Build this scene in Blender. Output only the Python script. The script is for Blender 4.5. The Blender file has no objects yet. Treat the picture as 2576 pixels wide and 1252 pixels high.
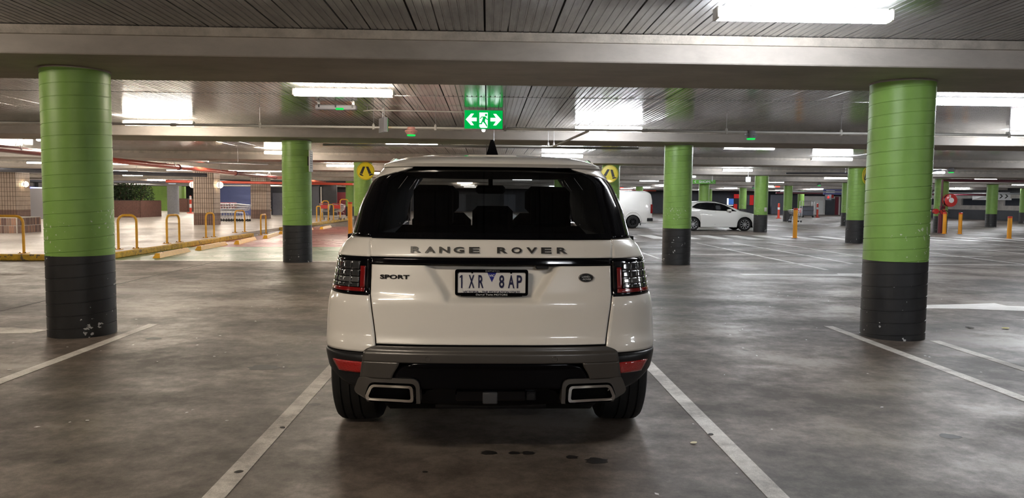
import bpy, bmesh, math, random
from mathutils import Vector, Matrix, Euler
random.seed(7)
PI = math.pi
scene = bpy.context.scene
COL = scene.collection

# ---------------------------------------------------------------- camera, world, exposure
F_PX = 1860.0
cd = bpy.data.cameras.new('camera')
cd.sensor_fit = 'HORIZONTAL'; cd.sensor_width = 36.0
cd.lens = 36.0 * F_PX / 2576.0
cd.clip_start = 0.05; cd.clip_end = 400
cam = bpy.data.objects.new('camera', cd); COL.objects.link(cam)
Rm = Matrix.Rotation(math.radians(-1.94), 3, 'Z') @ Matrix.Rotation(math.radians(90 - 3.8), 3, 'X') @ Matrix.Rotation(math.radians(0.55), 3, 'Z')
cam.matrix_world = Matrix.Translation((0, 0, 1.448)) @ Rm.to_4x4()
scene.camera = cam

w = bpy.data.worlds.new('world'); scene.world = w; w.use_nodes = True
w.node_tree.nodes['Background'].inputs[0].default_value = (0.55, 0.6, 0.7, 1)
w.node_tree.nodes['Background'].inputs[1].default_value = 0.10

scene.view_settings.view_transform = 'Standard'
scene.view_settings.look = 'None'
scene.view_settings.exposure = 1.7
scene.view_settings.gamma = 1.0
scene.view_settings.use_curve_mapping = False
scene.cycles.max_bounces = 7
scene.cycles.diffuse_bounces = 4
scene.cycles.glossy_bounces = 4
scene.cycles.transparent_max_bounces = 12
scene.cycles.caustics_reflective = False
scene.cycles.caustics_refractive = False
scene.cycles.sample_clamp_indirect = 6.0
scene.cycles.use_light_tree = True
scene.cycles.use_denoising = True
LAMP_E = 34.0

# ---------------------------------------------------------------- materials
def nd(nt, kind, **kw):
    n = nt.nodes.new(kind)
    for k, v in kw.items():
        setattr(n, k, v)
    return n

def mat(name, col, rough=0.5, metal=0.0, noise=0.0, nscale=8.0, bump=0.0, bscale=60.0, coat=0.0, emit=None, estr=0.0,
        spec=0.5, stretch=(1, 1, 1), rnoise=0.0):
    m = bpy.data.materials.new(name); m.use_nodes = True
    nt = m.node_tree; b = nt.nodes['Principled BSDF']
    b.inputs['Base Color'].default_value = (*col, 1)
    b.inputs['Roughness'].default_value = rough
    b.inputs['Metallic'].default_value = metal
    b.inputs['Specular IOR Level'].default_value = spec
    b.inputs['Coat Weight'].default_value = coat
    b.inputs['Coat Roughness'].default_value = 0.04
    if emit:
        b.inputs['Emission Color'].default_value = (*emit, 1)
        b.inputs['Emission Strength'].default_value = estr
    tc = nd(nt, 'ShaderNodeTexCoord'); mp = nd(nt, 'ShaderNodeMapping')
    mp.inputs['Scale'].default_value = stretch
    nt.links.new(tc.outputs['Object'], mp.inputs[0])
    if noise > 0:
        n = nd(nt, 'ShaderNodeTexNoise'); n.inputs['Scale'].default_value = nscale; n.inputs['Detail'].default_value = 6
        n.inputs['Roughness'].default_value = 0.65
        nt.links.new(mp.outputs[0], n.inputs['Vector'])
        r = nd(nt, 'ShaderNodeValToRGB')
        r.color_ramp.elements[0].position = 0.3; r.color_ramp.elements[1].position = 0.7
        r.color_ramp.elements[0].color = (*[c * (1 - noise) for c in col], 1)
        r.color_ramp.elements[1].color = (*[min(1, c * (1 + noise)) for c in col], 1)
        nt.links.new(n.outputs['Fac'], r.inputs[0]); nt.links.new(r.outputs[0], b.inputs['Base Color'])
        if rnoise > 0:
            mr = nd(nt, 'ShaderNodeMapRange'); mr.inputs[1].default_value = 0.3; mr.inputs[2].default_value = 0.7
            mr.inputs[3].default_value = rough - rnoise; mr.inputs[4].default_value = rough + rnoise
            nt.links.new(n.outputs['Fac'], mr.inputs[0]); nt.links.new(mr.outputs[0], b.inputs['Roughness'])
    if bump > 0:
        n2 = nd(nt, 'ShaderNodeTexNoise'); n2.inputs['Scale'].default_value = bscale; n2.inputs['Detail'].default_value = 4
        nt.links.new(mp.outputs[0], n2.inputs['Vector'])
        bp = nd(nt, 'ShaderNodeBump'); bp.inputs['Strength'].default_value = bump; bp.inputs['Distance'].default_value = 0.01
        nt.links.new(n2.outputs['Fac'], bp.inputs['Height']); nt.links.new(bp.outputs[0], b.inputs['Normal'])
    return m

def chips(m, col, scale, thresh, zmax=3.0, thr2=0.05):
    """flaked paint chips showing another colour, clustered by a second, larger noise"""
    nt = m.node_tree; b = nt.nodes['Principled BSDF']
    tc = nd(nt, 'ShaderNodeTexCoord')
    n = nd(nt, 'ShaderNodeTexNoise'); n.inputs['Scale'].default_value = scale; n.inputs['Detail'].default_value = 5
    nt.links.new(tc.outputs['Object'], n.inputs['Vector'])
    n2 = nd(nt, 'ShaderNodeTexNoise'); n2.inputs['Scale'].default_value = 1.9; n2.inputs['Detail'].default_value = 2
    nt.links.new(tc.outputs['Object'], n2.inputs['Vector'])
    ad = nd(nt, 'ShaderNodeMath', operation='MULTIPLY_ADD'); ad.inputs[1].default_value = 0.6
    nt.links.new(n2.outputs['Fac'], ad.inputs[0]); nt.links.new(n.outputs['Fac'], ad.inputs[2])
    sep = nd(nt, 'ShaderNodeSeparateXYZ'); nt.links.new(tc.outputs['Object'], sep.inputs[0])
    lt = nd(nt, 'ShaderNodeMath', operation='LESS_THAN'); lt.inputs[1].default_value = zmax
    nt.links.new(sep.outputs['Z'], lt.inputs[0])
    mr = nd(nt, 'ShaderNodeMapRange'); mr.inputs[1].default_value = thresh; mr.inputs[2].default_value = thresh + 0.012
    nt.links.new(ad.outputs[0], mr.inputs[0])
    mu = nd(nt, 'ShaderNodeMath', operation='MULTIPLY'); nt.links.new(mr.outputs[0], mu.inputs[0]); nt.links.new(lt.outputs[0], mu.inputs[1])
    mx = nd(nt, 'ShaderNodeMixRGB'); mx.inputs[2].default_value = (*col, 1)
    src = b.inputs['Base Color'].links[0].from_socket if b.inputs['Base Color'].links else None
    if src: nt.links.new(src, mx.inputs[1])
    else: mx.inputs[1].default_value = b.inputs['Base Color'].default_value
    nt.links.new(mu.outputs[0], mx.inputs[0]); nt.links.new(mx.outputs[0], b.inputs['Base Color'])

def emis(name, col, s):
    m = bpy.data.materials.new(name); m.use_nodes = True; nt = m.node_tree
    nt.nodes.clear(); e = nt.nodes.new('ShaderNodeEmission'); o = nt.nodes.new('ShaderNodeOutputMaterial')
    e.inputs[0].default_value = (*col, 1); e.inputs[1].default_value = s
    nt.links.new(e.outputs[0], o.inputs[0]); return m

def tint_glass(name, col, refl=1.0):
    m = bpy.data.materials.new(name); m.use_nodes = True; nt = m.node_tree; nt.nodes.clear()
    o = nt.nodes.new('ShaderNodeOutputMaterial'); t = nt.nodes.new('ShaderNodeBsdfTransparent'); g = nt.nodes.new('ShaderNodeBsdfGlossy')
    lw = nt.nodes.new('ShaderNodeLayerWeight'); lw.inputs[0].default_value = 0.5
    pw = nt.nodes.new('ShaderNodeMath'); pw.operation = 'POWER'; pw.inputs[1].default_value = 5.0
    f = nt.nodes.new('ShaderNodeMath'); f.operation = 'MULTIPLY_ADD'; f.inputs[1].default_value = 0.93; f.inputs[2].default_value = 0.05
    nt.links.new(lw.outputs['Facing'], pw.inputs[0]); nt.links.new(pw.outputs[0], f.inputs[0])
    mx = nt.nodes.new('ShaderNodeMixShader')
    t.inputs[0].default_value = (*col, 1); g.inputs['Roughness'].default_value = 0.02; g.inputs[0].default_value = (refl, refl, refl, 1)
    nt.links.new(f.outputs[0], mx.inputs[0]); nt.links.new(t.outputs[0], mx.inputs[1]); nt.links.new(g.outputs[0], mx.inputs[2])
    nt.links.new(mx.outputs[0], o.inputs[0]); return m

def floor_mat(name, c0, c1, c2, rough, stain=1.0, coat=0.0):
    m = bpy.data.materials.new(name); m.use_nodes = True; nt = m.node_tree; b = nt.nodes['Principled BSDF']
    tc = nd(nt, 'ShaderNodeTexCoord')
    wp = nd(nt, 'ShaderNodeTexNoise'); wp.inputs['Scale'].default_value = 0.45; wp.inputs['Detail'].default_value = 3
    nt.links.new(tc.outputs['Object'], wp.inputs['Vector'])
    ad = nd(nt, 'ShaderNodeVectorMath', operation='MULTIPLY_ADD'); ad.inputs[1].default_value = (0.7, 0.7, 0)
    nt.links.new(wp.outputs['Color'], ad.inputs[0]); nt.links.new(tc.outputs['Object'], ad.inputs[2])
    def noise(scale, det, rough_, vec):
        n = nd(nt, 'ShaderNodeTexNoise'); n.inputs['Scale'].default_value = scale; n.inputs['Detail'].default_value = det
        n.inputs['Roughness'].default_value = rough_; nt.links.new(vec, n.inputs['Vector']); return n
    mp = nd(nt, 'ShaderNodeMapping'); mp.inputs['Scale'].default_value = (0.8, 1.25, 1); mp.inputs['Rotation'].default_value = (0, 0, 0.5)
    nt.links.new(ad.outputs[0], mp.inputs[0])
    n1 = noise(0.62, 12, 0.62, mp.outputs[0]); n2 = noise(5.0, 12, 0.8, tc.outputs['Object']); n3 = noise(240.0, 2, 0.6, tc.outputs['Object'])
    r1 = nd(nt, 'ShaderNodeValToRGB'); cr = r1.color_ramp
    cr.elements[0].position = 0.38; cr.elements[0].color = (*c0, 1); cr.elements[1].position = 0.62; cr.elements[1].color = (*c2, 1)
    e = cr.elements.new(0.5); e.color = (*c1, 1)
    mixf = nd(nt, 'ShaderNodeMath', operation='MULTIPLY_ADD'); mixf.inputs[1].default_value = 0.62
    sb = nd(nt, 'ShaderNodeMath', operation='SUBTRACT'); sb.inputs[1].default_value = 0.5
    nt.links.new(n2.outputs['Fac'], sb.inputs[0]); nt.links.new(sb.outputs[0], mixf.inputs[0]); nt.links.new(n1.outputs['Fac'], mixf.inputs[2])
    nt.links.new(mixf.outputs[0], r1.inputs[0])
    g = nd(nt, 'ShaderNodeMixRGB', blend_type='MULTIPLY'); g.inputs[0].default_value = 1.0
    rg = nd(nt, 'ShaderNodeValToRGB'); rg.color_ramp.elements[0].position = 0.3; rg.color_ramp.elements[0].color = (0.7, 0.7, 0.7, 1)
    rg.color_ramp.elements[1].position = 0.7; rg.color_ramp.elements[1].color = (1.25, 1.25, 1.25, 1)
    nt.links.new(n3.outputs['Fac'], rg.inputs[0]); nt.links.new(r1.outputs[0], g.inputs[1]); nt.links.new(rg.outputs[0], g.inputs[2])
    # small round gum / oil spots
    vo = nd(nt, 'ShaderNodeTexVoronoi'); vo.inputs['Scale'].default_value = 1.7; nt.links.new(ad.outputs[0], vo.inputs['Vector'])
    mrv = nd(nt, 'ShaderNodeMapRange'); mrv.inputs[1].default_value = 0.045; mrv.inputs[2].default_value = 0.075; mrv.inputs[3].default_value = 0.5; mrv.inputs[4].default_value = 1.0
    nt.links.new(vo.outputs['Distance'], mrv.inputs[0])
    g2 = nd(nt, 'ShaderNodeMixRGB', blend_type='MULTIPLY'); g2.inputs[0].default_value = stain
    nt.links.new(g.outputs[0], g2.inputs[1]); nt.links.new(mrv.outputs[0], g2.inputs[2])
    nt.links.new(g2.outputs[0], b.inputs['Base Color'])
    mr = nd(nt, 'ShaderNodeMapRange'); mr.inputs[1].default_value = 0.3; mr.inputs[2].default_value = 0.7
    mr.inputs[3].default_value = rough + 0.15; mr.inputs[4].default_value = rough - 0.12
    nt.links.new(mixf.outputs[0], mr.inputs[0]); nt.links.new(mr.outputs[0], b.inputs['Roughness'])
    b.inputs['Coat Weight'].default_value = coat; b.inputs['Coat Roughness'].default_value = 0.16
    bp = nd(nt, 'ShaderNodeBump'); bp.inputs['Strength'].default_value = 0.25; bp.inputs['Distance'].default_value = 0.004
    nt.links.new(n2.outputs['Fac'], bp.inputs['Height']); nt.links.new(bp.outputs[0], b.inputs['Normal'])
    return m

M = {}
M['floor'] = floor_mat('floor', (0.052, 0.039, 0.030), (0.108, 0.083, 0.066), (0.205, 0.165, 0.134), 0.50)
M['path'] = floor_mat('path', (0.48, 0.44, 0.40), (0.56, 0.51, 0.47), (0.63, 0.58, 0.54), 0.36, 0.0, 0.12)
M['green_floor'] = floor_mat('green_floor', (0.10, 0.20, 0.10), (0.17, 0.29, 0.15), (0.27, 0.36, 0.24), 0.34, 0.2, 0.12)
M['red_floor'] = floor_mat('red_floor', (0.24, 0.07, 0.06), (0.38, 0.12, 0.11), (0.46, 0.22, 0.20), 0.34, 0.2, 0.12)
M['line'] = floor_mat('line', (0.34, 0.31, 0.28), (0.60, 0.56, 0.51), (0.78, 0.74, 0.68), 0.5, 0.7)
M['line_bright'] = floor_mat('line_bright', (0.62, 0.60, 0.57), (0.75, 0.73, 0.70), (0.82, 0.80, 0.77), 0.5, 0.2)
M['oil'] = mat('oil', (0.022, 0.018, 0.016), 0.5, noise=0.5, nscale=20)
M['joint'] = mat('joint', (0.03, 0.028, 0.026), 0.8)
M['concrete'] = mat('concrete', (0.42, 0.385, 0.35), 0.75, noise=0.22, nscale=1.6, bump=0.25, bscale=30, stretch=(0.5, 1, 1))
M['ledge'] = mat('ledge', (0.46, 0.42, 0.37), 0.8, noise=0.25, nscale=6, bump=0.5, bscale=50)
M['deck'] = mat('deck', (0.31, 0.31, 0.315), 0.14, 0.30, noise=0.25, nscale=2.0, stretch=(4, 0.6, 1), rnoise=0.035, bump=0.03, bscale=50)
M['slab'] = mat('slab', (0.02, 0.02, 0.02), 0.9)
M['green'] = mat('green', (0.215, 0.385, 0.078), 0.46, noise=0.10, nscale=3, coat=0.0, bump=0.04, bscale=20)
chips(M['green'], (0.55, 0.62, 0.45), 26, 0.99, zmax=1.35)
M['black_paint'] = mat('black_paint', (0.018, 0.018, 0.019), 0.42, noise=0.3, nscale=5, bump=0.05)
chips(M['black_paint'], (0.55, 0.55, 0.54), 17, 1.005)
M['yellow'] = mat('yellow', (0.75, 0.40, 0.035), 0.38, noise=0.12, nscale=9)
M['kerb'] = mat('kerb', (0.60, 0.37, 0.035), 0.55, noise=0.4, nscale=7, bump=0.3)
chips(M['kerb'], (0.16, 0.12, 0.07), 14, 0.93)
M['orange'] = mat('orange', (0.85, 0.36, 0.02), 0.35)
M['redband'] = mat('redband', (0.65, 0.06, 0.03), 0.4)
M['bright_red'] = mat('bright_red', (0.55, 0.035, 0.03), 0.3, coat=0.3)
M['pipe_red'] = mat('pipe_red', (0.60, 0.085, 0.05), 0.3, coat=0.4)
M['pipe_maroon'] = mat('pipe_maroon', (0.20, 0.03, 0.03), 0.35, coat=0.3)
M['white_paint'] = mat('white_paint', (0.87, 0.82, 0.74), 0.30, coat=1.0)
M['white_van'] = mat('white_van', (0.78, 0.77, 0.74), 0.3, coat=0.8)
M['grey_trim'] = mat('grey_trim', (0.085, 0.076, 0.067), 0.33, 0.25, coat=0.25, bump=0.02, bscale=300)
M['satin_black'] = mat('satin_black', (0.011, 0.011, 0.012), 0.38, spec=0.4)
M['gloss_black'] = mat('gloss_black', (0.002, 0.002, 0.003), 0.06, spec=0.45)
M['valance_black'] = mat('valance_black', (0.002, 0.002, 0.003), 0.12, spec=0.2)
M['dull_black'] = mat('dull_black', (0.003, 0.003, 0.003), 0.9, spec=0.2)
M['interior'] = mat('interior', (0.005, 0.005, 0.006), 0.8, spec=0.25)
M['tyre'] = mat('tyre', (0.010, 0.010, 0.010), 0.8, bump=0.1)
M['letter_chrome'] = mat('letter_chrome', (0.40, 0.39, 0.37), 0.20, 1.0)
M['silver_print'] = mat('silver_print', (0.45, 0.45, 0.44), 0.4)
M['chrome'] = mat('chrome', (0.78, 0.76, 0.73), 0.09, 1.0)
M['dark_chrome'] = mat('dark_chrome', (0.20, 0.20, 0.205), 0.18, 1.0)
M['steel'] = mat('steel', (0.60, 0.60, 0.61), 0.28, 1.0)
M['tow_grey'] = mat('tow_grey', (0.055, 0.055, 0.058), 0.4)
M['alloy'] = mat('alloy', (0.55, 0.55, 0.56), 0.35, 0.3)
M['red_lens'] = mat('red_lens', (0.22, 0.008, 0.008), 0.12, coat=1.0)
M['fog_lens'] = mat('fog_lens', (0.42, 0.012, 0.01), 0.12, coat=1.0, bump=0.6, bscale=120)
M['smoke_lens'] = mat('smoke_lens', (0.035, 0.036, 0.037), 0.08, coat=1.0)
M['clear_lens'] = mat('clear_lens', (0.16, 0.16, 0.16), 0.1, 0.4, coat=1.0)
M['plate_white'] = mat('plate_white', (0.78, 0.76, 0.73), 0.35, coat=0.3)
M['navy'] = mat('navy', (0.012, 0.012, 0.055), 0.4)
M['blue_print'] = mat('blue_print', (0.015, 0.02, 0.22), 0.4)
M['white_print'] = mat('white_print', (0.82, 0.82, 0.82), 0.5)
M['grey_print'] = mat('grey_print', (0.35, 0.35, 0.36), 0.5)
M['pvc'] = mat('pvc', (0.62, 0.60, 0.56), 0.4)
M['galv'] = mat('galv', (0.40, 0.40, 0.41), 0.35, 0.7)
M['grey_box'] = mat('grey_box', (0.30, 0.30, 0.33), 0.45)
M['grey_col'] = mat('grey_col', (0.33, 0.35, 0.38), 0.5, noise=0.1)
M['tile'] = mat('tile', (0.38, 0.30, 0.245), 0.4, noise=0.15, nscale=3)
M['tile_dark'] = mat('tile_dark', (0.17, 0.10, 0.08), 0.4, noise=0.2, nscale=3)
M['grout'] = mat('grout', (0.085, 0.06, 0.045), 0.9)
M['brick_a'] = mat('brick_a', (0.36, 0.20, 0.14), 0.6, noise=0.2)
M['brick_b'] = mat('brick_b', (0.13, 0.075, 0.065), 0.6, noise=0.2)
M['brick_c'] = mat('brick_c', (0.24, 0.16, 0.13), 0.6, noise=0.2)
M['mortar'] = mat('mortar', (0.55, 0.52, 0.48), 0.8)
M['planter_brick'] = mat('planter_brick', (0.14, 0.065, 0.05), 0.6, noise=0.25)
M['leaf'] = mat('leaf', (0.03, 0.06, 0.02), 0.5, noise=0.4)
M['dry_leaf'] = mat('dry_leaf', (0.60, 0.52, 0.33), 0.6)
M['yellow_leaf'] = mat('yellow_leaf', (0.62, 0.55, 0.10), 0.5)
M['dark_leaf'] = mat('dark_leaf', (0.03, 0.025, 0.02), 0.7)
M['blue_wall'] = mat('blue_wall', (0.13, 0.17, 0.40), 0.5, noise=0.1, nscale=1)
M['dark_wall'] = mat('dark_wall', (0.035, 0.037, 0.045), 0.6, noise=0.2, nscale=1)
M['slate'] = mat('slate', (0.10, 0.105, 0.13), 0.55, noise=0.1)
M['white_wall'] = mat('white_wall', (0.58, 0.55, 0.52), 0.7, noise=0.15, nscale=1.5)
M['maroon'] = mat('maroon', (0.15, 0.02, 0.03), 0.4)
M['purple'] = mat('purple', (0.07, 0.045, 0.12), 0.5)
M['sign_green'] = mat('sign_green', (0.13, 0.45, 0.05), 0.45)
M['sign_yellow'] = mat('sign_yellow', (0.82, 0.68, 0.02), 0.3, coat=0.4)
M['black_print'] = mat('black_print', (0.012, 0.012, 0.012), 0.5)
M['sign_blue'] = mat('sign_blue', (0.06, 0.065, 0.20), 0.5)
M['plum_pipe'] = mat('plum_pipe', (0.10, 0.02, 0.03), 0.4)
M['exit_green'] = emis('exit_green', (0.0, 0.36, 0.055), 0.40)
M['exit_white'] = emis('exit_white', (0.75, 1.0, 0.85), 0.55)
M['exit_frame'] = mat('exit_frame', (0.32, 0.38, 0.33), 0.4)
M['led_green'] = emis('led_green', (0.02, 0.8, 0.12), 0.30)
M['led_red'] = emis('led_red', (0.9, 0.10, 0.07), 0.5)
M['lit_red'] = emis('lit_red', (0.5, 0.03, 0.03), 0.22)
M['lit_blue'] = emis('lit_blue', (0.06, 0.16, 0.5), 0.3)
M['led_amber'] = emis('led_amber', (1.0, 0.42, 0.2), 0.35)
M['glow_blue'] = emis('glow_blue', (0.12, 0.12, 1.0), 0.7)
M['shop_glow'] = emis('shop_glow', (0.9, 0.95, 1.0), 0.35)
M['lamp_warm'] = emis('lamp_warm', (1.0, 0.87, 0.71), LAMP_E)
M['strip_warm'] = emis('strip_warm', (1.0, 0.90, 0.78), 9.0)
M['lamp_cool'] = emis('lamp_cool', (0.93, 0.96, 1.0), LAMP_E)
M['globe'] = emis('globe', (1.0, 0.80, 0.52), 3.0)
M['rear_glass'] = tint_glass('rear_glass', (0.36, 0.37, 0.39), 0.9)
M['clear_glass'] = tint_glass('clear_glass', (0.70, 0.74, 0.72))
M['dark_glass'] = tint_glass('dark_glass', (0.03, 0.033, 0.036))

# ---------------------------------------------------------------- mesh helpers
class MB:
    def __init__(self): self.v = []; self.f = []; self.s = []
    def add(self, vs, fs, smooth=False):
        o = len(self.v); self.v += [tuple(p) for p in vs]
        for f in fs: self.f.append(tuple(i + o for i in f)); self.s.append(smooth)
    def box(self, x0, x1, y0, y1, z0, z1, bev=0.0):
        if bev > 0:
            b = min(bev, (x1-x0)/2.01, (y1-y0)/2.01, (z1-z0)/2.01)
            vs = []
            for sx in (0, 1):
                for sy in (0, 1):
                    for sz in (0, 1):
                        X = x1 if sx else x0; Y = y1 if sy else y0; Z = z1 if sz else z0
                        dx = -b if sx else b; dy = -b if sy else b; dz = -b if sz else b
                        vs += [(X, Y+dy, Z+dz), (X+dx, Y, Z+dz), (X+dx, Y+dy, Z)]
            bm = bmesh.new(); bv = [bm.verts.new(p) for p in vs]
            r = bmesh.ops.convex_hull(bm, input=bv); bm.verts.index_update()
            bmesh.ops.recalc_face_normals(bm, faces=bm.faces)
            self.add([v.co for v in bm.verts], [[v.index for v in f.verts] for f in bm.faces]); bm.free(); return
        vs = [(x0,y0,z0),(x1,y0,z0),(x1,y1,z0),(x0,y1,z0),(x0,y0,z1),(x1,y0,z1),(x1,y1,z1),(x0,y1,z1)]
        self.add(vs, [(0,3,2,1),(4,5,6,7),(0,1,5,4),(1,2,6,5),(2,3,7,6),(3,0,4,7)])
    def tube(self, pts, r, seg=10, closed=False, caps=True):
        pts = [Vector(p) for p in pts]; n = len(pts); rings = []
        up = Vector((0, 0, 1)); prev = None
        for i, p in enumerate(pts):
            if closed: t = (pts[(i+1) % n] - pts[i-1])
            elif i == 0: t = pts[1] - pts[0]
            elif i == n-1: t = pts[-1] - pts[-2]
            else: t = (pts[i+1]-p).normalized() + (p-pts[i-1]).normalized()
            t.normalize()
            if prev is None:
                a = up if abs(t.z) < 0.9 else Vector((1, 0, 0))
                u = t.cross(a).normalized()
            else:
                u = (prev - t * prev.dot(t)).normalized()
            prev = u; v = t.cross(u)
            rr = r[i] if isinstance(r, (list, tuple)) else r
            rings.append([p + (u*math.cos(2*PI*k/seg) + v*math.sin(2*PI*k/seg))*rr for k in range(seg)])
        vs = [q for ring in rings for q in ring]; fs = []
        m = n if closed else n-1
        for i in range(m):
            for k in range(seg):
                a = i*seg+k; b = i*seg+(k+1) % seg; c = ((i+1) % n)*seg+(k+1) % seg; d = ((i+1) % n)*seg+k
                fs.append((a, b, c, d))
        self.add(vs, fs, True)
        if caps and not closed:
            o = len(vs)
            self.add(rings[0], [tuple(range(seg))[::-1]]); self.add(rings[-1], [tuple(range(seg))])
    def lathe(self, prof, c=(0, 0, 0), axis='z', seg=32, smooth=True, close=False):
        vs = []; fs = []
        for k in range(seg):
            a = 2*PI*k/seg; ca, sa = math.cos(a), math.sin(a)
            for r, h in prof:
                if axis == 'z': p = (r*ca, r*sa, h)
                elif axis == 'x': p = (h, r*ca, r*sa)
                else: p = (r*ca, h, r*sa)
                vs.append((p[0]+c[0], p[1]+c[1], p[2]+c[2]))
        n = len(prof)
        for k in range(seg):
            for i in range(n-1 if not close else n):
                a = k*n+i; b = k*n+(i+1) % n; cc = ((k+1) % seg)*n+(i+1) % n; d = ((k+1) % seg)*n+i
                fs.append((a, b, cc, d))
        self.add(vs, fs, smooth)
    def prism(self, pts, y0, y1, axis='y'):
        """closed polygon (a,b) extruded along an axis"""
        n = len(pts)
        def P(a, b, h):
            return (a, h, b) if axis == 'y' else ((h, a, b) if axis == 'x' else (a, b, h))
        vs = [P(a, b, y0) for a, b in pts] + [P(a, b, y1) for a, b in pts]
        fs = [tuple(range(n)), tuple(range(2*n-1, n-1, -1))] + [(i, i+n, (i+1) % n+n, (i+1) % n) for i in range(n)]
        self.add(vs, fs)
    def ring(self, outer, inner, y0, y1):
        """frame between two outlines of equal length (x,z), from y0 (front) to y1"""
        n = len(outer); vs = []
        for y in (y0, y1):
            vs += [(a, y, b) for a, b in outer] + [(a, y, b) for a, b in inner]
        fs = []
        for i in range(n):
            j = (i+1) % n
            fs += [(i, j, n+j, n+i), (2*n+i, 3*n+i, 3*n+j, 2*n+j), (i, 2*n+i, 2*n+j, j), (n+i, n+j, 3*n+j, 3*n+i)]
        self.add(vs, fs)
    def grid(self, rows, smooth=True, flip=False):
        nr = len(rows); nc = len(rows[0]); vs = [p for r in rows for p in r]; fs = []
        for i in range(nr-1):
            for j in range(nc-1):
                q = (i*nc+j, i*nc+j+1, (i+1)*nc+j+1, (i+1)*nc+j)
                fs.append(q[::-1] if flip else q)
        self.add(vs, fs, smooth)
    def mirror(self, axis=0):
        n = len(self.v); vs = [tuple(-c if k == axis else c for k, c in enumerate(p)) for p in self.v]
        fs = [tuple(i for i in f[::-1]) for f in self.f]; sm = list(self.s)
        o = len(self.v); self.v += vs
        for f, s in zip(fs, sm): self.f.append(tuple(i+o for i in f)); self.s.append(s)
    def mesh(self, name, mt, angle=40, fix=True):
        me = bpy.data.meshes.new(name); me.from_pydata(self.v, [], self.f)
        if fix:
            bm = bmesh.new(); bm.from_mesh(me); bmesh.ops.remove_doubles(bm, verts=bm.verts, dist=1e-5)
            bmesh.ops.recalc_face_normals(bm, faces=bm.faces); bm.to_mesh(me); bm.free()
            me.polygons.foreach_set('use_smooth', [True]*len(me.polygons))
            me.set_sharp_from_angle(angle=math.radians(angle))
        else:
            me.polygons.foreach_set('use_smooth', self.s)
        for x in (mt if isinstance(mt, (list, tuple)) else [mt]): me.materials.append(x)
        me.update(); return me
    def build(self, name, mt, parent=None, loc=(0, 0, 0), angle=40, fix=True):
        return link(name, self.mesh(name, mt, angle, fix), parent, loc)

def link(name, me, parent=None, loc=(0, 0, 0)):
    o = bpy.data.objects.new(name, me); COL.objects.link(o); o.location = loc
    if parent is not None: o.parent = parent
    return o

def tag(o, label=None, cat=None, group=None, kind=None):
    if label: o['label'] = label
    if cat: o['category'] = cat
    if group: o['group'] = group
    if kind: o['kind'] = kind
    return o

def thing(name, loc, label, cat, group=None, rz=0.0):
    o = bpy.data.objects.new(name, None); COL.objects.link(o); o.location = loc; o.rotation_euler = (0, 0, rz)
    o.empty_display_size = 0.1
    return tag(o, label, cat, group)

def copy_tree(o, parent=None):
    c = o.copy(); COL.objects.link(c); c.parent = parent
    for ch in list(o.children): copy_tree(ch, c)
    return c

def struct(mb, name, mt, parent=None, **kw):
    o = mb.build(name, mt, parent, **kw)
    if parent is None: o['kind'] = 'structure'
    return o

def bx(name, mt, x0, x1, y0, y1, z0, z1, parent=None, bev=0.0):
    b = MB(); b.box(x0, x1, y0, y1, z0, z1, bev); return b.build(name, mt, parent)

def text_mesh(s, size, depth=0.002, sx=1.0, offset=0.0, spacing=1.0, shear=0.0):
    cu = bpy.data.curves.new('text', 'FONT'); cu.body = s; cu.size = size; cu.extrude = depth/2
    cu.align_x = 'CENTER'; cu.align_y = 'CENTER'; cu.offset = offset; cu.space_character = spacing; cu.shear = shear
    cu.resolution_u = 3
    o = bpy.data.objects.new('text', cu); COL.objects.link(o)
    bpy.context.view_layer.update()
    me = bpy.data.meshes.new_from_object(o.evaluated_get(bpy.context.evaluated_depsgraph_get()))
    bpy.data.objects.remove(o); bpy.data.curves.remove(cu)
    # centre in both directions, stretch, stand up facing -Y
    xs = [v.co.x for v in me.vertices]; ys = [v.co.y for v in me.vertices]
    cx, cy = (min(xs)+max(xs))/2, (min(ys)+max(ys))/2
    for v in me.vertices:
        x, y, z = v.co; v.co = ((x-cx)*sx, -z, y-cy)
    return me

def text(name, s, size, mt, parent, loc, **kw):
    wid = kw.pop('width', None); hei = kw.pop('height', None); rz = kw.pop('rz', 0)
    me = text_mesh(s, size, **kw)
    if wid or hei:
        xs = [v.co.x for v in me.vertices]; zs = [v.co.z for v in me.vertices]
        fx = wid/(max(xs)-min(xs)) if wid else 1; fz = hei/(max(zs)-min(zs)) if hei else 1
        for v in me.vertices: v.co.x *= fx; v.co.z *= fz
    me.materials.append(mt); o = link(name, me, parent, loc); o.rotation_euler = (0, 0, rz); return o

def rpoly(pts, r, seg=5):
    """rounded polygon; r one radius or one per corner"""
    out = []; n = len(pts)
    for i, p in enumerate(pts):
        p = Vector(p); a = Vector(pts[i-1]); b = Vector(pts[(i+1) % n]); rr = r[i] if isinstance(r, (list, tuple)) else r
        d1 = (a-p).normalized(); d2 = (b-p).normalized(); l = min(rr, (a-p).length/2.05, (b-p).length/2.05)
        p1 = p+d1*l; p2 = p+d2*l
        for k in range(seg+1):
            t = k/seg; out.append(tuple((1-t)**2*p1+2*t*(1-t)*p+t*t*p2))
    return out

def lerp(a, b, t): return a+(b-a)*t
def interp(x, xs, ys):
    if x <= xs[0]: return ys[0]
    for i in range(1, len(xs)):
        if x <= xs[i]: return lerp(ys[i-1], ys[i], (x-xs[i-1])/(xs[i]-xs[i-1]))
    return ys[-1]
def sstep(a, b, x):
    t = max(0, min(1, (x-a)/(b-a))); return t*t*(3-2*t)

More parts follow.
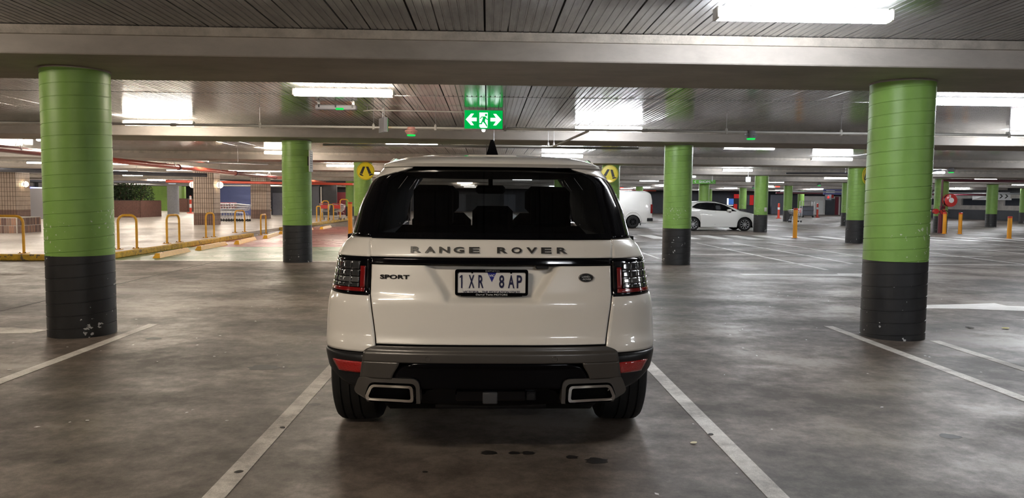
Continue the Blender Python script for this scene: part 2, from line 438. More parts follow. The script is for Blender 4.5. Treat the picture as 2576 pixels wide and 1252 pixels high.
# ================================================================ STRUCTURE
X0, X1, Y0, Y1 = -44.0, 47.0, -14.0, 90.0
ZD, ZS = 3.00, 2.74                      # deck underside, beam soffit
fl = MB(); fl.box(X0, X1, Y0, Y1, -0.3, 0.0); floor = struct(fl, 'floor', M['floor'])

def floor_paint(name, pts, mt, h=0.003):
    b = MB(); b.prism(pts, 0.0005, h, axis='z'); return b.build(name, mt, floor)
def rect(x0, x1, y0, y1): return [(x0, y0), (x1, y0), (x1, y1), (x0, y1)]
for x, y0, y1 in ((-1.31, -3.0, 9.0), (1.44, -3.0, 9.0), (-3.78, -3.0, 8.46), (4.02, -3.0, 8.5)):
    floor_paint('painted_line', rect(x-0.055, x+0.055, y0, y1), M['line'])
floor_paint('painted_line', [(4.66, -3), (4.77, -3), (4.80, 7.6), (4.69, 7.6)], M['line'])
floor_paint('painted_line', rect(-6.6, -6.49, -3, 8.4), M['line'])
floor_paint('painted_line', rect(6.85, 6.96, -3, 8.4), M['line'])
for x, y0, y1 in ((7.36, 15.7, 25.7), (8.75, 17.3, 26.0), (10.17, 19.0, 26.5), (13.1, 17.5, 25.0), (15.9, 17.5, 26.0), (4.35, 18.5, 25.0), (18.3, 17.5, 26.6)):
    floor_paint('painted_line', rect(x-0.05, x+0.05, y0, y1), M['line_bright'])
for y, x0, x1 in ((17.3, 3.2, 21.0), (20.0, 3.2, 14.0), (23.0, 4.6, 19.0), (26.3, 5.0, 19.0)):
    floor_paint('painted_line', rect(x0, x1, y-0.05, y+0.05), M['line_bright'])
for x0 in (13.0, 17.8, 22.5): floor_paint('painted_line', rect(x0, x0+0.1, 40, 60), M['line_bright'])
floor_paint('painted_line', rect(8.6, 15.5, 38.9, 39.05), M['line_bright'])
floor_paint('lane_arrow', [(6.09, 9.99), (6.69, 9.95), (6.98, 9.86), (7.34, 9.79), (9.6, 9.80), (9.6, 10.15), (7.9, 10.17), (7.45, 10.28), (7.46, 10.55), (7.03, 10.45), (6.29, 10.32), (5.2, 10.2)], M['line_bright'])
floor_paint('lane_arrow', [(5.08, 14.42), (7.22, 14.38), (7.39, 14.24), (8.6, 14.58), (7.7, 14.9), (7.19, 14.91), (7.16, 14.76), (5.09, 14.72)], M['line_bright'])
floor_paint('lane_arrow', [(-8.2, 7.85), (-4.78, 7.85), (-4.72, 8.05), (-5.2, 8.2), (-8.2, 8.2)], M['line'])
nz = 0
for i in range(24):                       # zebra crossing bars
    x = 5.2+i*1.25
    if x < 33: floor_paint('crossing_bar', rect(x, x+0.62, 28.4, 31.7), M['line_bright'])
floor_paint('joint_strip', rect(-6.09, -6.05, Y0, 40), M['joint'], 0.002)
floor_paint('joint_strip', rect(-6.05, -6.04, Y0, 40), M['line'], 0.002)
floor_paint('green_zone', [(-8.6, 16.95), (-1.2, 17.05), (-1.2, 22.3), (-8.6, 21.7)], M['green_floor'])
floor_paint('red_zone', [(-8.6, 21.7), (-1.2, 22.3), (-1.2, 38), (-8.6, 38)], M['red_floor'])
floor_paint('painted_line', [(-8.6, 16.83), (-1.2, 16.93), (-1.2, 17.05), (-8.6, 16.95)], M['line_bright'], 0.004)

for x, y, r in ((.02, 4.155, .036), (.165, 4.15, .026), (.245, 4.15, .03), (.49, 4.08, .028), (-.32, 3.86, .012), (.62, 4.02, .05), (-1.9, 6.3, .10), (2.9, 4.44, .05), (-3.4, 7.6, .06)):
    floor_paint('oil_spot', [(x+r*1.25*math.cos(k*PI/8)*(1+.18*math.sin(3*k+x*9)), y+r*math.sin(k*PI/8)*(1+.15*math.cos(5*k))) for k in range(16)], M['oil'], 0.0012)

# raised footpath on the left with a yellow kerb
b = MB(); b.box(X0, -8.75, 16.85, 27.6, 0, 0.12); b.box(X0, -9.2, 27.6, Y1, 0, 0.12); path = struct(b, 'footpath', M['path'])
kb = MB()
k0 = MB(); k0.box(X0, -8.58, 16.68, 16.85, 0, 0.14, 0.02); k0.build('kerb_stone', M['kerb'], path)
for y0, y1 in ((16.86, 20.4), (20.41, 24.0), (24.01, 27.5)):
    k0 = MB(); k0.box(-8.75, -8.58, y0, y1, 0, 0.14, 0.02); k0.build('kerb_stone', M['kerb'], path)
for y0, y1 in ((33.0, 38.0), (38.01, 44.0), (44.01, 49.5)):
    k0 = MB(); k0.box(-9.2, -9.02, y0, y1, 0, 0.14, 0.02); k0.build('kerb_stone', M['kerb'], path)

# ceiling slab and ribbed steel deck sheets between the concrete beams
b = MB(); b.box(X0-0.3, X1+0.3, Y0-0.3, Y1+0.3, ZD+0.045, ZD+0.3); ceiling = struct(b, 'ceiling', M['slab'])
beams = [(-2.2, -0.7), (7.0, 8.5), (16.1, 17.6), (25.7, 27.2), (34.9, 36.4), (45.2, 46.7), (55.5, 57.0), (65.5, 67.0), (75.5, 77.0), (85.5, 87)]
P = 0.63
prof = []
def rib(x, wd, dp): return [(x-wd, 0), (x-wd*0.6, dp), (x+wd*0.6, dp), (x+wd, 0)]
prof += [(0.004, 0.03), (0.009, 0.0)]
for r in (0.07, 0.14): prof += rib(r, 0.009, 0.006)
prof += [(0.205, 0.0), (0.207, 0.03), (0.217, 0.03), (0.219, 0.0)]
for r in (0.28, 0.35, 0.42, 0.49, 0.56): prof += rib(r, 0.009, 0.006)
prof += [(0.621, 0.0), (0.626, 0.03)]
def sheet_mesh(L, name='deck_sheet'):
    b = MB(); b.grid([[(x, 0, z) for x, z in prof], [(x, L, z) for x, z in prof]], smooth=False, flip=True)
    return b.mesh(name, M['deck'], fix=False)
bays = [(beams[0][1], beams[1][0]), (beams[1][1], beams[2][0]), (beams[2][1], beams[3][0])]
lim = [(-14, 14), (-20, 22), (-22, 26)]
nsh = 0
for (y0, y1), (xa, xb) in zip(bays, lim):
    me = sheet_mesh(y1-y0+0.1)
    x = -0.035-P*math.ceil((-0.035-xa)/P)
    while x < xb:
        link('deck_sheet', me, ceiling, (x, y0-0.05, ZD)); x += P; nsh += 1
for y in (-.05+11.4, 20.9, 4.0):
    b = MB(); b.box(-16, 18, y, y+.012, ZD-.003, ZD+.01); b.build('lap_joint', M['deck'], ceiling)
st = MB()
allb = [(Y0, beams[0][0])]+[(beams[i][1], beams[i+1][0]) for i in range(len(beams)-1)]+[(beams[-1][1], Y1)]
for i, (y0, y1) in enumerate(allb):
    rngs = [(X0, X1)]
    if 1 <= i <= 3: rngs = [(X0, lim[i-1][0]-0.4), (lim[i-1][1]+0.4, X1)]
    for xa, xb in rngs:
        x = -0.035+P*math.floor((xa+0.035)/P)
        row0 = []; row1 = []
        while x < xb:
            for px, pz in ([(0.004, 0.03), (0.009, 0.0), (0.205, 0.0), (0.207, 0.03), (0.217, 0.03), (0.219, 0.0), (0.35, 0.0), (0.353, 0.006), (0.361, 0.006), (0.364, 0), (0.49, 0), (0.493, 0.006), (0.501, 0.006), (0.504, 0), (0.621, 0), (0.626, 0.03)]):
                row0.append((x+px, y0-0.05, ZD+pz)); row1.append((x+px, y1+0.05, ZD+pz))
            x += P
        st.grid([row0, row1], smooth=False, flip=True)
o = st.build('far_deck_sheets', M['deck'], ceiling, fix=False); o['kind'] = 'stuff'
for y0, y1 in beams:
    b = MB(); b.box(X0, X1, y0, y1, ZS, ZD+0.05, 0.012)
    bo = struct(b, 'concrete_beam', M['concrete'])
    b = MB(); b.box(X0, X1, y0-0.035, y0, ZD-0.085, ZD-0.005); b.box(X0, X1, y1, y1+0.035, ZD-0.085, ZD-0.005)
    b.build('ledge', M['ledge'], bo)

# perimeter walls
def wall(name, x0, x1, y0, y1, z0, z1, m): return struct_box(name, m, x0, x1, y0, y1, z0, z1)
def struct_box(name, m, x0, x1, y0, y1, z0, z1, parent=None):
    b = MB(); b.box(x0, x1, y0, y1, z0, z1); return struct(b, name, m, parent)
struct_box('wall_back', M['slate'], X0, X1, Y0-0.3, Y0, 0, ZD)
struct_box('wall_left', M['dark_wall'], X0-0.3, X0, Y0, Y1, 0, ZD)
wf = struct_box('wall_front', M['dark_wall'], X0, X1, Y1, Y1+0.3, 0, ZD)
wr = struct_box('wall_right', M['dark_wall'], X1, X1+0.2, Y0, Y1, 0, 0.92)
bx('concrete_strip', M['concrete'], X1+0.02, X1+0.22, Y0, Y1, 0.92, 1.35, wr)
bx('rear_panel', M['dark_wall'], X1+3.0, X1+3.2, Y0, Y1, 0, 2.1, wr)
bx('panel_band', M['white_wall'], X1+0.05, X1+0.2, Y0, Y1, 2.0, 2.5, wr)
bx('lintel', M['dark_wall'], X1, X1+0.2, Y0, Y1, 2.5, ZD, wr)
for y in range(30, 88, 6): bx('mullion', M['concrete'], X1+0.02, X1+0.18, y, y+0.9, 1.35, 2.0, wr)
# the far side: dark shopfront, white plaster wall, doors
def far(name, m, px0, px1, z0, z1, y=89.9, d=0.15):
    return bx(name, m, px0, px1, y-d, y, z0, z1, wf)
far('plaster_panel', M['white_wall'], 38.9, 43.4, 0, 2.25)
far('white_roller_door', mat('roller', (0.66, 0.65, 0.63), 0.5), 39.7, 41.2, 0, 1.75, y=89.7, d=0.1)
far('steel_door', M['dark_wall'], 41.5, 42.6, 0, 1.95, y=89.7)
far('red_door_frame', M['maroon'], 42.7, 43.1, 0, 2.2, y=89.7)
far('red_poster', M['bright_red'], 41.8, 42.4, 2.05, 2.45, y=89.5, d=0.06)
far('slate_panel', M['slate'], 34.5, 36.2, 0, 2.35, y=89.3, d=0.4)
for i, (a, c, z0_, z1_, m) in enumerate(((29.45, 30.05, 1.15, 1.85, 'lit_blue'), (29.25, 29.43, 1.1, 1.9, 'shop_glow'), (30.1, 30.7, 1.9, 2.4, 'lit_red'), (30.1, 30.5, .5, 1.2, 'lit_red'), (31.7, 32.0, 1.1, 2.3, 'slate'), (32.05, 32.5, 1.1, 2.3, 'lit_red'), (29.3, 30.0, 1.0, 1.08, 'shop_glow'), (24.4, 24.9, 1.2, 2.1, 'maroon'), (17, 18.6, .6, 2.2, 'white_wall'), (12.2, 13.4, 1.0, 2.2, 'maroon'))):
    far('shop_panel', M[m], a, c, z0_, z1_, y=89.6, d=0.1)
for a in (-4, -9, 2, 7): far('door_panel', M['slate'], a, a+1.4, 0, 2.1, y=89.8)
far('light_band', M['shop_glow'], 33.9, 34.3, 0.9, 2.2, y=89.6, d=0.05)

# ================================================================ COLUMNS
def helix_mesh(name, mt, R, z0, z1, pitch=0.13, seg=40):
    """spiral-formed sleeve: a shallow seam winds up the shaft"""
    b = MB(); dz = [0.0, 0.0025, 0.0085, 0.011, pitch*0.5]; dr = [0, -0.005, -0.005, 0, 0]
    nt = int(math.ceil((z1-z0)/pitch))+2; rows = []
    base = z0-pitch*1.2 - ((z0-pitch*1.2) % pitch)
    for i in range(seg+1):
        a = 2*PI*i/seg; col = []
        for t in range(nt):
            for d, r in zip(dz, dr):
                z = base+t*pitch+d+pitch*i/seg
                zz = max(z0, min(z1, z)); rr = R+r
                col.append((rr*math.cos(a), rr*math.sin(a), zz))
        rows.append(col)
    b.grid(rows); me = b.mesh(name, mt, angle=20); return me
RC = 0.322
me_green = helix_mesh('green_sleeve', M['green'], RC, 0.835, ZS)
me_black = helix_mesh('black_base', M['black_paint'], RC, 0.0, 0.835)
b = MB(); b.lathe([(RC+0.001, ZS-0.02), (RC+0.006, ZS-0.012), (RC+0.006, ZS)], seg=40); me_cap = b.mesh('top_collar', M['concrete'])
cols = [
 (-4.26, 7.88, 'large near green column left of the white SUV, paint flaked low down', 0.4),
 (4.445, 7.89, 'large near green column with black base right of the white SUV', 2.1),
 (-4.297, 16.9, 'green column at the edge of the green and red painted floor, white notice board on its side', 3.3),
 (4.375, 16.93, 'green column right behind the SUV with a white scrape on its black base', 4.4),
 (-4.417, 26.5, 'green column carrying the yellow walking legs disc left of the SUV', 5.0),
 (4.419, 26.5, 'green column between SUV and van carrying a tilted yellow walking legs disc', 1.3),
 (13.40, 26.5, 'chipped green column just left of the large right column, with yellow disc', 2.7),
 (13.296, 35.6, 'green column at the nose of the white hatchback with conduit and switch box', 0.9),
 (23.04, 36.9, 'dark green column behind the red hose reel', 1.9),
 (32.36, 46.5, 'green column standing alone in front of the low dark wall at right', 2.4),
 (13.52, 45.9, 'green column under the green shops sign behind the hatchback', 3.1),
 (23.04, 56.1, 'far green column with the trolley beside it, left of the middle bollard', 0.2),
 (23.05, 66.2, 'far green column above the hatchback bonnet', 1.2),
 (22.81, 46.3, 'shaded green column just left of the disc column at right', 4.0),
 (32.57, 76.0, 'small far green column right of the middle bollard', 4.9),
 (42.3, 57.0, 'green column at the right edge of the picture', 5.5),
 (13.5, 65.5, 'far green column showing above the van roof', 2.2),
 (22.6, 75.0, 'thin far green column touching the shops sign column', 3.6),
 (-10.3, 56.0, 'far green column between the maroon cabinet and the disc column', 0.7),
 (-4.4, 35.7, 'green column seen through the rear window of the SUV at left', 0.5),
 (4.42, 35.7, 'green column seen through the rear window of the SUV at right', 1.5),
 (4.45, 45.9, 'farther green column seen through the rear window at right', 0.1),
]
for i, (x, y, lab, rz) in enumerate(cols):
    t = thing('round_column', (x, y, 0), lab, 'column', 'round green concrete columns', rz)
    link('green_sleeve', me_green, t); link('black_base', me_black, t); link('top_collar', me_cap, t)
    if i == 7:
        b = MB(); b.box(-0.012, 0.012, -RC-0.03, -RC+0.01, 1.1, 2.7); b.build('conduit', M['green'], t)
        b = MB(); b.box(-0.03, 0.07, -RC-0.07, -RC+0.01, 1.0, 1.2, 0.01); b.build('switch_box', M['pvc'], t)
        t.rotation_euler.z = 0.25
# ================================================================ CEILING LIGHTS
LL, ZL = 1.35, 2.885
def lamp_meshes(mt):
    b = MB(); L = LL; wd = 0.060
    sec = [(-wd*0.5, 0.042), (-wd, 0.02), (-wd, -0.02), (-wd*0.55, -0.045), (wd*0.55, -0.045), (wd, -0.02), (wd, 0.02), (wd*0.5, 0.042)]
    b.prism([(y, z) for y, z in sec], -L/2+0.01, L/2-0.01, axis='x'); return b.mesh('diffuser', mt)
me_dw, me_dc = lamp_meshes(M['lamp_warm']), lamp_meshes(M['lamp_cool'])
b = MB(); b.box(-LL/2+.02, LL/2-.02, -0.025, 0.025, 0.041, 0.058, 0.004); me_sp = b.mesh('housing', M['pvc'])
b = MB()
for s in (-1, 1): b.box(s*0.61-0.015, s*0.61+0.015, -0.052, 0.052, -0.038, 0.045, 0.008)
b = MB()
for s in (-0.4, 0.4): b.tube([(s, 0, 0.055), (s, 0, 0.29)], 0.004, 6)
lamp_labels = {
 (0, 0): 'biggest ceiling tube light, at the top right before the first beam',
 (1, 0): 'tube light behind the first beam left of the exit sign',
 (1, 1): 'tube light right beside the large right green column',
 (2, -1): 'tube light just right of the large left green column above the white pipe',
 (2, 0): 'tube light above the pipe right of the exit sign',
 (2, 1): 'tube light cut by the right edge of the picture above the pipe',
 (3, 0): 'slim tube light behind the second beam below the red and green sensor',
 (3, 1): 'slim tube light below the green sensor at right',
 (4, -1): 'tube light half hidden by the second green column at left',
 (4, 0): 'tube light right above the SUV roof',
 (4, 1): 'tube light with bright reflection left of the large right column',
 (6, -1): 'tube light between the second and the disc column at left',
 (6, 1): 'warm tube light above and left of the hatchback',
 (5, 2): 'tube light directly right of the large right column',
}
NUM = ['first', 'second', 'third', 'fourth', 'fifth', 'sixth', 'seventh', 'eighth', 'ninth', 'tenth']
b = MB()
b.tube([(0, 0, 0.05), (0, 0, 0.128)], 0.005, 6); me_rod = b.mesh('hanger_rod', M['galv'])
b = MB(); b.box(-0.015, 0.015, -0.055, 0.055, -0.045, 0.05, 0.008); me_ec = b.mesh('end_cap', M['pvc'])
for k in range(-2, 18):
    y = 5.72+4.6*k
    for m in range(-6, 6):
        x = round((2.42 if k % 2 == 0 else -1.98)+8.9*m, 2)
        yy = y
        if x < -36 or x > 45 or yy > 84.5 or (k < 0 and abs(x) > 12) or (k >= 0 and abs(x) > 0.78*yy+7): continue
        for y0, y1 in beams:
            if y0-0.2 < yy < y1+0.2 and y1 < 80: yy = y1+0.35 if yy > (y0+y1)/2 else y0-0.35
        lab = lamp_labels.get((k, m))
        if lab is None and 3 <= k <= 8 and -20 < x < 30:
            lab = 'tube light of the %s row from the front, %s of its row' % (NUM[k], 'just right of centre' if m == 0 else (NUM[m-1]+' to the right' if m > 0 else NUM[-m-1]+' to the left'))
        if lab is None:
            lab = ('tube light outside the picture in the bay behind the camera' if k < 0 else 'small far tube light hanging over the left footpath' if x < -8 else 'small far tube light left of centre between distant columns' if x < 0 else 'small far tube light hanging right of centre between distant columns' if k < 10 else 'tiny farthest tube light at the back of the parking floor')
        t = thing('tube_light', (x, yy, ZL), lab, 'ceiling light', 'suspended fluorescent tube lights')
        link('diffuser', me_dw if x < 1.0 else me_dc, t); link('housing', me_sp, t)
        for s in (-1, 1):
            link('end_cap', me_ec, t, (s*LL/2, 0, 0))
            link('hanger_rod', me_rod, t, (s*LL*.3, 0, 0))

strip = MB(); strip.box(-3.0, 3.0, -.05, .05, -.04, .03, .008); me_strip = strip.mesh('diffuser', M['strip_warm'])
sh_ = MB(); sh_.box(-3.02, 3.02, -.06, .06, .03, .06); me_sh = sh_.mesh('housing', M['slate'])
for i, (x, y, lab) in enumerate(((-17.5, 24.2, 'long strip light above the brick seat wall'), (-17.0, 33.0, 'long strip light before the tiled column with globe lamps'), (-23.5, 43.0, 'long strip light above the large brick planter'), (-16.5, 49.5, 'long strip light in front of the blue wall'), (-24.0, 60.5, 'long strip light beyond the grey round column'), (-25, 32.0, 'long strip light before the tiled column at the picture edge'), (-14, 40.0, 'long strip light above the nested trolleys'), (-29, 70, 'farthest long strip light at left'))):
    t = thing('strip_light', (x, y, 2.86), lab, 'ceiling light', 'long strip lights over the left footpath')
    link('diffuser', me_strip, t); link('housing', me_sh, t)
    for q in (-2, 2): link('hanger_rod', me_rod, t, (q, 0, 0))

# ================================================================ WHITE SUV (local: x right, y forward from the rear bumper, z up)
SUV = (0.027, 3.85, 0.0)
suv = thing('suv', SUV, 'large white SUV parked nose-in, seen from behind, with black rear glass and number plate', 'car')
_Z = [.30, .45, .60, .67, .72, .80, .88, .905, .95, 1.09, 1.14, 1.20, 1.235, 1.40, 1.53, 1.635, 1.70]
_Y = [.10, .03, .005, .01, .03, .036, .040, .044, .062, .092, .10, .122, .145, .235, .305, .365, .42]
_W = [.80, .90, .925, .93, .93, .928, .922, .918, .905, .885, .878, .850, .806, .775, .725, .650, .60]
_D = [.38]*12+[.36]*5
NEXP = 3.0
def prf(z):
    r = []
    for T in (_Y, _W, _D):
        r.append((interp(z-.012, _Z, T)+2*interp(z, _Z, T)+interp(z+.012, _Z, T))/4)
    return r
def a_of_x(x, z):
    y, W, D = prf(z); q = min(1.0, abs(x)/W); return math.asin(q**(NEXP/2))*2/PI
def flare(y, z):
    g = sstep(1.0, 0.86, z)
    return 0.068*g*(math.exp(-((y-1.03)/.47)**4)+math.exp(-((y-3.95)/.47)**4))
def S(a, z):
    """rear corner surface, a in 0..1 round the corner, a>1 metres along the side; right half"""
    y, W, D = prf(z)
    if a <= 1:
        th = a*PI/2; c = max(0.0, math.cos(th)); s = math.sin(th)
        X = W*s**(2/NEXP); Y = y+D*(1-c**(2/NEXP))
    else:
        X = W; Y = y+D+(a-1)
    return (X+flare(Y, z), Y, z)
def SX(x, z):
    """point on the rear face for a given x"""
    p = S(a_of_x(x, z), z); return (x, p[1], z)
def recess(x, z):
    """depth of the number-plate recess"""
    if z > 1.10: return 0
    t = (z-.93)/(1.10-.93)
    hw = lerp(.215, .325, max(0, t)) if z > .93 else .215
    e1 = sstep(hw+.05, hw-.005, abs(x)); e2 = sstep(.892, .93, z)
    return .048*e1*e2
def half_patch(al, ar, zb, zt, nu, nv, off=0.0):
    rows = []
    for j in range(nv+1):
        v = j/nv; row = []
        for i in range(nu+1):
            u = i/nu
            zm = lerp(zb(al(.5)) if callable(zb) else zb, zt(.5) if callable(zt) else zt, v)
            # iterate: a depends on z, z depends on a
            z = zm; a = 0
            for _ in range(2):
                a = lerp(al(z), ar(z), u)
                z = lerp(zb(a) if callable(zb) else zb, zt(a) if callable(zt) else zt, v)
            p = S(a, z); row.append((p[0], p[1]+off, p[2]))
        rows.append(row)
    return rows
def both(mb, rows):
    mb.grid(rows); mb.grid([[(-x, y, z) for x, y, z in r] for r in rows], flip=True)
def solid(o, t=0.012, off=1.0):
    m = o.modifiers.new('thickness', 'SOLIDIFY'); m.thickness = t; m.offset = -off; m.use_rim = True; return o

def centre_patch(name, mt, hx, z0, z1, nu=120, nv=8, dy=0.0, rec=False, top=None, t=0.01):
    """rear panel spanning the centre line; hx(z) = half width"""
    rows = []
    for j in range(nv+1):
        v = j/nv; row = []
        for i in range(nu+1):
            u = -1+2*i/nu
            z = lerp(z0, z1, v); x = u*hx(z)
            p = SX(x, z); row.append((x, p[1]+dy+(recess(x, z) if rec else 0), z))
        rows.append(row)
    b = MB(); b.grid(rows); o = b.build(name, mt, suv, angle=60); 
    return solid(o, t)

gap = lambda z: lerp(.614, .650, (z-.68)/.25) if z < .93 else .652
centre_patch('tailgate_lower', M['white_paint'], lambda z: gap(z)-.004, .682, 1.094, 170, 60, rec=True)
centre_patch('gloss_trim_bar', M['gloss_black'], lambda z: .655, 1.099, 1.134, 80, 4, dy=-.006)
centre_patch('tailgate_upper', M['white_paint'], lambda z: .658+.01*sstep(1.14, 1.23, z), 1.138, 1.232, 80, 10)
def hx_glass(z): return lerp(.664, .628, sstep(1.24, 1.52, z)) if z < 1.52 else .628-.20*((z-1.52)/.115)**2.2
centre_patch('rear_window', M['rear_glass'], hx_glass, 1.238, 1.632, 60, 24, t=0.0001).modifiers.clear()
# glass seal ring of black frit around the rear window
fr = MB()
rows = []
for j in range(25):
    z = lerp(1.238, 1.632, j/24); h = hx_glass(z); rows.append([SX(lerp(h-.035, h+.004, u), z) for u in (0, .33, .66, 1)])
both(fr, rows)
rows = [[SX(lerp(-hx_glass(z), hx_glass(z), i/60), z) for i in range(61)] for z in (1.238, 1.25, 1.265)]
fr.grid(rows)
fr.v = [(x, y-.003, z) for x, y, z in fr.v]
fr.build('glass_border', M['gloss_black'], suv)

# gloss black rear pillars
for s in (1, -1):
    rows = half_patch(lambda z: a_of_x(hx_glass(z)+.004, z), lambda z: lerp(1.90, 1.80, (z-1.24)/.38), 1.238, 1.60, 30, 16, off=-.004)
    b = MB(); b.grid([[(s*x, y, z) for x, y, z in r] for r in rows], flip=s < 0)
    solid(b.build('rear_pillar', M['gloss_black'], suv), .008)
    # white spoiler wing running down the pillar
    rows = []
    for j in range(13):
        v = j/12; z = lerp(1.50, 1.64, v); a0 = a_of_x(hx_glass(min(z, 1.632))+.006, z); a1 = lerp(1.10, 1.34, v)
        al = lerp(a1-.02, a0, sstep(0, .85, v))
        rows.append([(s*p[0], p[1]-.012, p[2]) for p in (S(lerp(al, a1, i/12), z) for i in range(13))])
    b = MB(); b.grid(rows, flip=s < 0); solid(b.build('spoiler_wing', M['white_paint'], suv), .014)

# roof: closed outlines lofted upward
def roof_outline(z, yr, yf, W, D=.34, n=3.2, N=20):
    q = []
    for i in range(N+1):
        th = i/N*PI/2; q.append((W*math.sin(th)**(2/n), yr+D*(1-math.cos(th)**(2/n))))
    for i in range(1, 9): q.append((W, lerp(yr+D, yf-.4, i/8)))
    for i in range(1, N+1):
        th = (1-i/N)*PI/2; q.append((W*math.sin(th)**(2/n), yf-.4*(1-math.cos(th)**(2/n))))
    pts = [(x, y, z) for x, y in q]; pts += [(-x, y, z) for x, y in q[-2:0:-1]]
    return pts
b = MB()
lv = [(1.632, .345, 2.90, .652), (1.650, .325, 2.86, .640), (1.662, .335, 2.82, .610), (1.680, .40, 2.74, .570), (1.700, .53, 2.62, .53), (1.722, .78, 2.45, .45), (1.745, 1.10, 2.2, .33), (1.757, 1.35, 1.95, .16)]
rows = [roof_outline(z, a, c, W, D=min(.34, .9*W)) for z, a, c, W in lv]
rows = [r+[r[0]] for r in rows]
b.grid(rows); top = len(b.v); b.add(rows[-1][:-1], [tuple(range(len(rows[-1])-1))])
b.build('roof', M['white_paint'], suv, angle=70)
# headliner under the roof and high brake light / spoiler underside
b = MB(); b.add(roof_outline(1.631, .36, 2.88, .64), [tuple(range(len(roof_outline(1.631, .36, 2.88, .64))))]); b.build('headliner', M['interior'], suv)
# roof rails
for s in (1, -1):
    b = MB(); b.tube([(s*.60, .62, 1.668), (s*.605, .8, 1.690), (s*.60, 1.6, 1.70), (s*.58, 2.6, 1.68)], .011, 8); b.build('roof_rail', M['white_paint'], suv)
# shark fin aerial on its white base
b = MB(); b.box(-.15, .15, .60, .90, 1.690, 1.716, .012); ab = b.build('aerial_base', M['white_paint'], suv)
b = MB()
prof_f = [(.62, 1.705), (.64, 1.735), (.69, 1.79), (.735, 1.815), (.76, 1.80), (.80, 1.705)]
for t_, wd in ((0, 1),):
    vs = []; n = len(prof_f)
    for s in (-1, 1):
        for y, z in prof_f:
            ww = .034*(1-(z-1.705)/.125)+.005; vs.append((s*ww, y, z))
    fs = [tuple(range(n)), tuple(range(2*n-1, n-1, -1))]+[(i, i+n, (i+1) % n+n, (i+1) % n) for i in range(n)]
    b.add(vs, fs)
b.build('aerial_fin', M['gloss_black'], ab)

# painted rear quarters, doors, wings
AX, AXF, RW, RA = 1.03, 3.95, .382, .43
def y_of_a(a): return .42+(a-1)
def zb_q(a):
    """lower edge of the painted quarter: bumper line, then wheel arch"""
    if a <= 1: return lerp(.676, .634, sstep(.34, .43, a))
    y = y_of_a(a); d = abs(y-AX)
    base = lerp(.634, .36, sstep(1.35, 1.6, y)) if y > 1.0 else .634+.02*sstep(.42, .6, y)
    return max(base, .37+math.sqrt(max(0, RA*RA-d*d)) if d < RA else 0) if d < RA else base
def a_gap(z): return a_of_x(gap(z)+.004, z)
LT, LB = 1.128, .937
for s in (1, -1):
    b = MB()
    G = []
    G.append(half_patch(a_gap, lambda z: 1.20, zb_q, lambda a: LB, 40, 24))           # under the lamp
    G.append(half_patch(lambda z: 1.20, lambda z: 2.15, zb_q, lambda a: LB, 60, 24))
    G.append(half_patch(lambda z: a_of_x(.658, z)+.003, lambda z: 1.20, LT+.008, 1.236, 30, 10))  # shoulder above the lamp
    G.append(half_patch(lambda z: 1.155, lambda z: 1.20, LB, LT+.008, 2, 10))
    G.append(half_patch(lambda z: 1.20, lambda z: 2.15, LB, 1.236, 12, 24))
    for g in G: b.grid([[(s*x, y, z) for x, y, z in r] for r in g], flip=s < 0)
    solid(b.build('rear_quarter_panel', M['white_paint'], suv, angle=50), .01)
    for a0, a1, nm in ((2.16, 3.05, 'rear_door'), (3.06, 3.98, 'front_door')):
        g = half_patch(lambda z: a0, lambda z: a1, .38, 1.236, 6, 20)
        b = MB(); b.grid([[(s*x, y, z) for x, y, z in r] for r in g], flip=s < 0); d = solid(b.build(nm, M['white_paint'], suv), .01)
        b = MB(); yy = y_of_a(a0)+.18; b.box(s*.955-.02, s*.955+.02, yy-.1, yy+.1, 1.055, 1.08, .008); b.build('door_handle', M['white_paint'], d)
    b = MB()  # sill
    b.box(min(s*.86, s*.93), max(s*.86, s*.93), 1.5, 3.5, .27, .385, .02); b.build('sill', M['satin_black'], suv)
    # side windows
    g = []
    for j in range(9):
        z = lerp(1.245, 1.615, j/8); y0 = lerp(1.35, 1.45, j/8); y1 = lerp(3.35, 2.62, j/8); yy, W, D = prf(z)
        g.append([(s*(W-.004), lerp(y0, y1, i/12), z) for i in range(13)])
    b = MB(); b.grid(g, flip=s < 0); b.build('side_window', M['dark_glass'], suv)
    for ya, yb, wd in ((1.62, 1.70, .05), (2.50, 2.42, .05), (3.40, 2.62, .05)):
        g = []
        for j in range(5):
            z = lerp(1.24, 1.635, j/4); y0 = lerp(ya, yb, j/4); yy, W, D = prf(z); g.append([(s*W, y0, z), (s*W, y0+wd, z)])
        b = MB(); b.grid(g, flip=s < 0); solid(b.build('window_pillar', M['gloss_black'], suv), .03)
    # door mirror
    b = MB(); b.box(min(s*.93, s*1.12), max(s*.93, s*1.12), 3.12, 3.26, 1.16, 1.30, .035); b.build('door_mirror', M['white_paint'], suv)

# front end
def F(a, z):
    zf = [.30, .60, .90, 1.0, 1.05, 1.10, 1.12]; yf = [4.70, 4.85, 4.82, 4.72, 4.45, 3.95, 3.74]; wf_ = [.84, .93, .92, .89, .84, .78, .76]
    y = interp(z, zf, yf); W = interp(z, zf, wf_); th = a*PI/2
    return (W*math.sin(th)**(2/3), y-.5*(1-max(0, math.cos(th))**(2/3)), z)
rows = []
for z in (.30, .45, .60, .75, .90, .95, 1.0, 1.025, 1.05, 1.075, 1.10, 1.12):
    h = [F(i/16, z) for i in range(17)]
    h.append((interp(z, _Z, _W)+flare(4.1, z), 4.0 if z < 1.06 else min(4.0, h[-1][1]-.01), z if z < 1.06 else 1.06+(z-1.06)*.5))
    h.append((interp(min(z, 1.05), _Z, _W) if z < 1.06 else h[-1][0], 3.42, z))
    rows.append([(-x, y, zz) for x, y, zz in h[::-1]]+h[1:])
